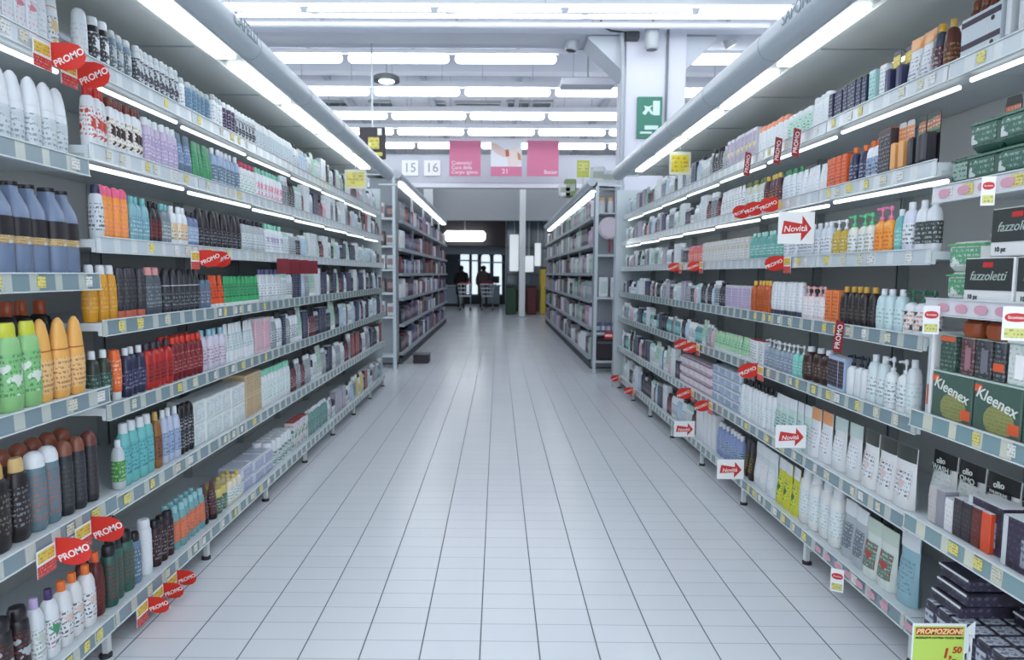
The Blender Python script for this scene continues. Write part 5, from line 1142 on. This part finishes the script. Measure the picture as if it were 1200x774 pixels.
o = MB().box(1.39, 1.77, 9.14, 9.39, 2.24, 2.26).build('jar_shelf', mat((190, 200, 204), .4)); tag(o, 'small upper shelf carrying three jars with peach lids', 'shelf')
p = at(716, 267, 9.1); o = MB().lathe([(0, -.02), (.8, -.03), (1, 0), (.8, .03), (0, .02)], .16, .16, 24).build('round_brush_display', mat((216, 206, 216), .5), None, (p.x, 9.2, p.z)); o.rotation_euler = (math.pi/2, 0, 0); tag(o, 'round pale pink fan-shaped pack on the end cap under the column', 'round pack')
MB().box(-.015, .015, -.34, -.12, -.01, .01).build('handle', mat((140, 60, 80), .5), o)
for i, x in enumerate((1.5, 1.66)):
    o = MB().rbox(-.06, .06, -.05, .05, 0, .28, .01).build('carton', mat((220, 220, 228), .5), None, (x, 9.25, 1.081)); MB().box(-.045, .045, -.0515, -.0502, .05, .22).build('label', mat((196, 200, 214) if i else (190, 214, 206), .5), o); tag(o, '%s tall white carton from the aisle on the end cap under the column' % ORD[i], 'box', 'tall white cartons')
for i in range(5):
    o = MB().lathe([(0, 0), (1, 0), (1, .12), (.8, .14), (0, .141)], .032, .032, 10).build('small_can', mat((90, 100, 136), .4), None, (1.43+i*.075, 9.2, .581)); MB().lathe([(1.02, .03), (1.02, .09)], .032, .032, 10, close=False).build('label', mat((190, 196, 210), .4), o); tag(o, '%s small blue can from the aisle on the lower end-cap shelf' % ORD[i], 'can', 'small blue cans')
o = MB().rbox(1.41, 1.75, 9.16, 9.36, .19, .5, .01).build('dark_crate', mat((46, 40, 46), .6)); tag(o, 'dark crate on the lowest shelf of the end cap under the column', 'crate'); MB().box(1.42, 1.74, 9.15, 9.159, .42, .45).build('handle_slot', mat((90, 90, 96), .5), o)
o = MB().box(1.5, 1.62, 9.08, 9.085, .5, .6).build('promo_sign', M_RED); tag(o, 'small red offer tag on the end cap under the column', 'sign'); MB().box(1.51, 1.61, 9.078, 9.0795, .53, .56).build('text_line', M_WTXT, o)
p = at(676, 208, 10.2); q = at(691, 188, 10.2); o = MB().box(p.x, q.x, 10.2, 10.22, p.z, q.z).build('offer_board', mat((190, 200, 96), .6)); MB().box((p.x+q.x)/2-.01, (p.x+q.x)/2+.01, 10.205, 10.215, 2.661, max(p.z, 2.67)).build('stand', M_METAL, o); tag(o, 'yellow-green offer board standing on top of the distant shelving under the column', 'sign'); MB().box(p.x+.02, q.x-.02, 10.19, 10.199, q.z-.16, q.z-.04).build('printed_patch', printed((214, 214, 120), (120, 150, 60), scale=.3), o)
for i, (px, wz, c, nm) in enumerate(((662, .22, (214, 216, 222), 'white'), (668, .3, (120, 140, 90), 'olive'), (700, .26, (206, 212, 216), 'pale'), (712, .2, (200, 206, 212), 'grey'))):
    p = at(px, 215, 11.5 if px < 690 else 9.9); o = MB().rbox(-.1, .1, -.1, .1, 0, wz, .02).build('storage_box', mat(c, .6), None, (p.x, p.y, 2.68+.065)); MB().box(-.08, .08, -.1015, -.1002, wz*.3, wz*.7).build('label', mat((160, 170, 160), .5), o); tag(o, '%s box stored on top of the distant shelving under the column' % nm, 'box')
# black hanging board with yellow picture
p, q = at(421, 186, 9.0), at(451, 149, 9.0); o = MB().rbox(p.x, q.x, 9.0, 9.08, p.z, q.z, .01).build('hanging_sign_board', mat((48, 42, 50), .5)); tag(o, 'black hanging board with yellow pictures beyond the light canopy opposite the column', 'sign')
w_, hh = q.x-p.x, q.z-p.z
MB().rbox(p.x+w_*.35, p.x+w_*.78, 8.985, 8.999, p.z+hh*.3, p.z+hh*.68, .006).build('yellow_picture', printed((204, 204, 90), (180, 90, 60), (230, 226, 160), scale=.35), o); MB().rbox(p.x+w_*.6, p.x+w_*.9, 8.985, 8.999, p.z+hh*.08, p.z+hh*.2, .004).build('yellow_picture', mat((210, 206, 90), .5), o)
MB().box(p.x+w_*.72, p.x+w_*.88, 8.985, 8.999, p.z+hh*.74, p.z+hh*.95).build('white_patch', M_PAPER, o); MB().box(p.x+w_*.5-.01, p.x+w_*.5+.01, 9.03, 9.05, q.z, 5.349).build('hanging_rod', M_METAL, o)
p = at(493, 424, 10.0); o = MB().rbox(p.x-.12, p.x+.12, 10.0, 10.3, 0, .13, .01).build('floor_bin', mat((50, 46, 52), .6)); tag(o, 'low dark box on the floor before the distant shelving opposite the column', 'box'); MB().box(p.x-.13, p.x+.13, 9.99, 10.31, .1305, .14).build('lid', mat((80, 78, 84), .5), o)
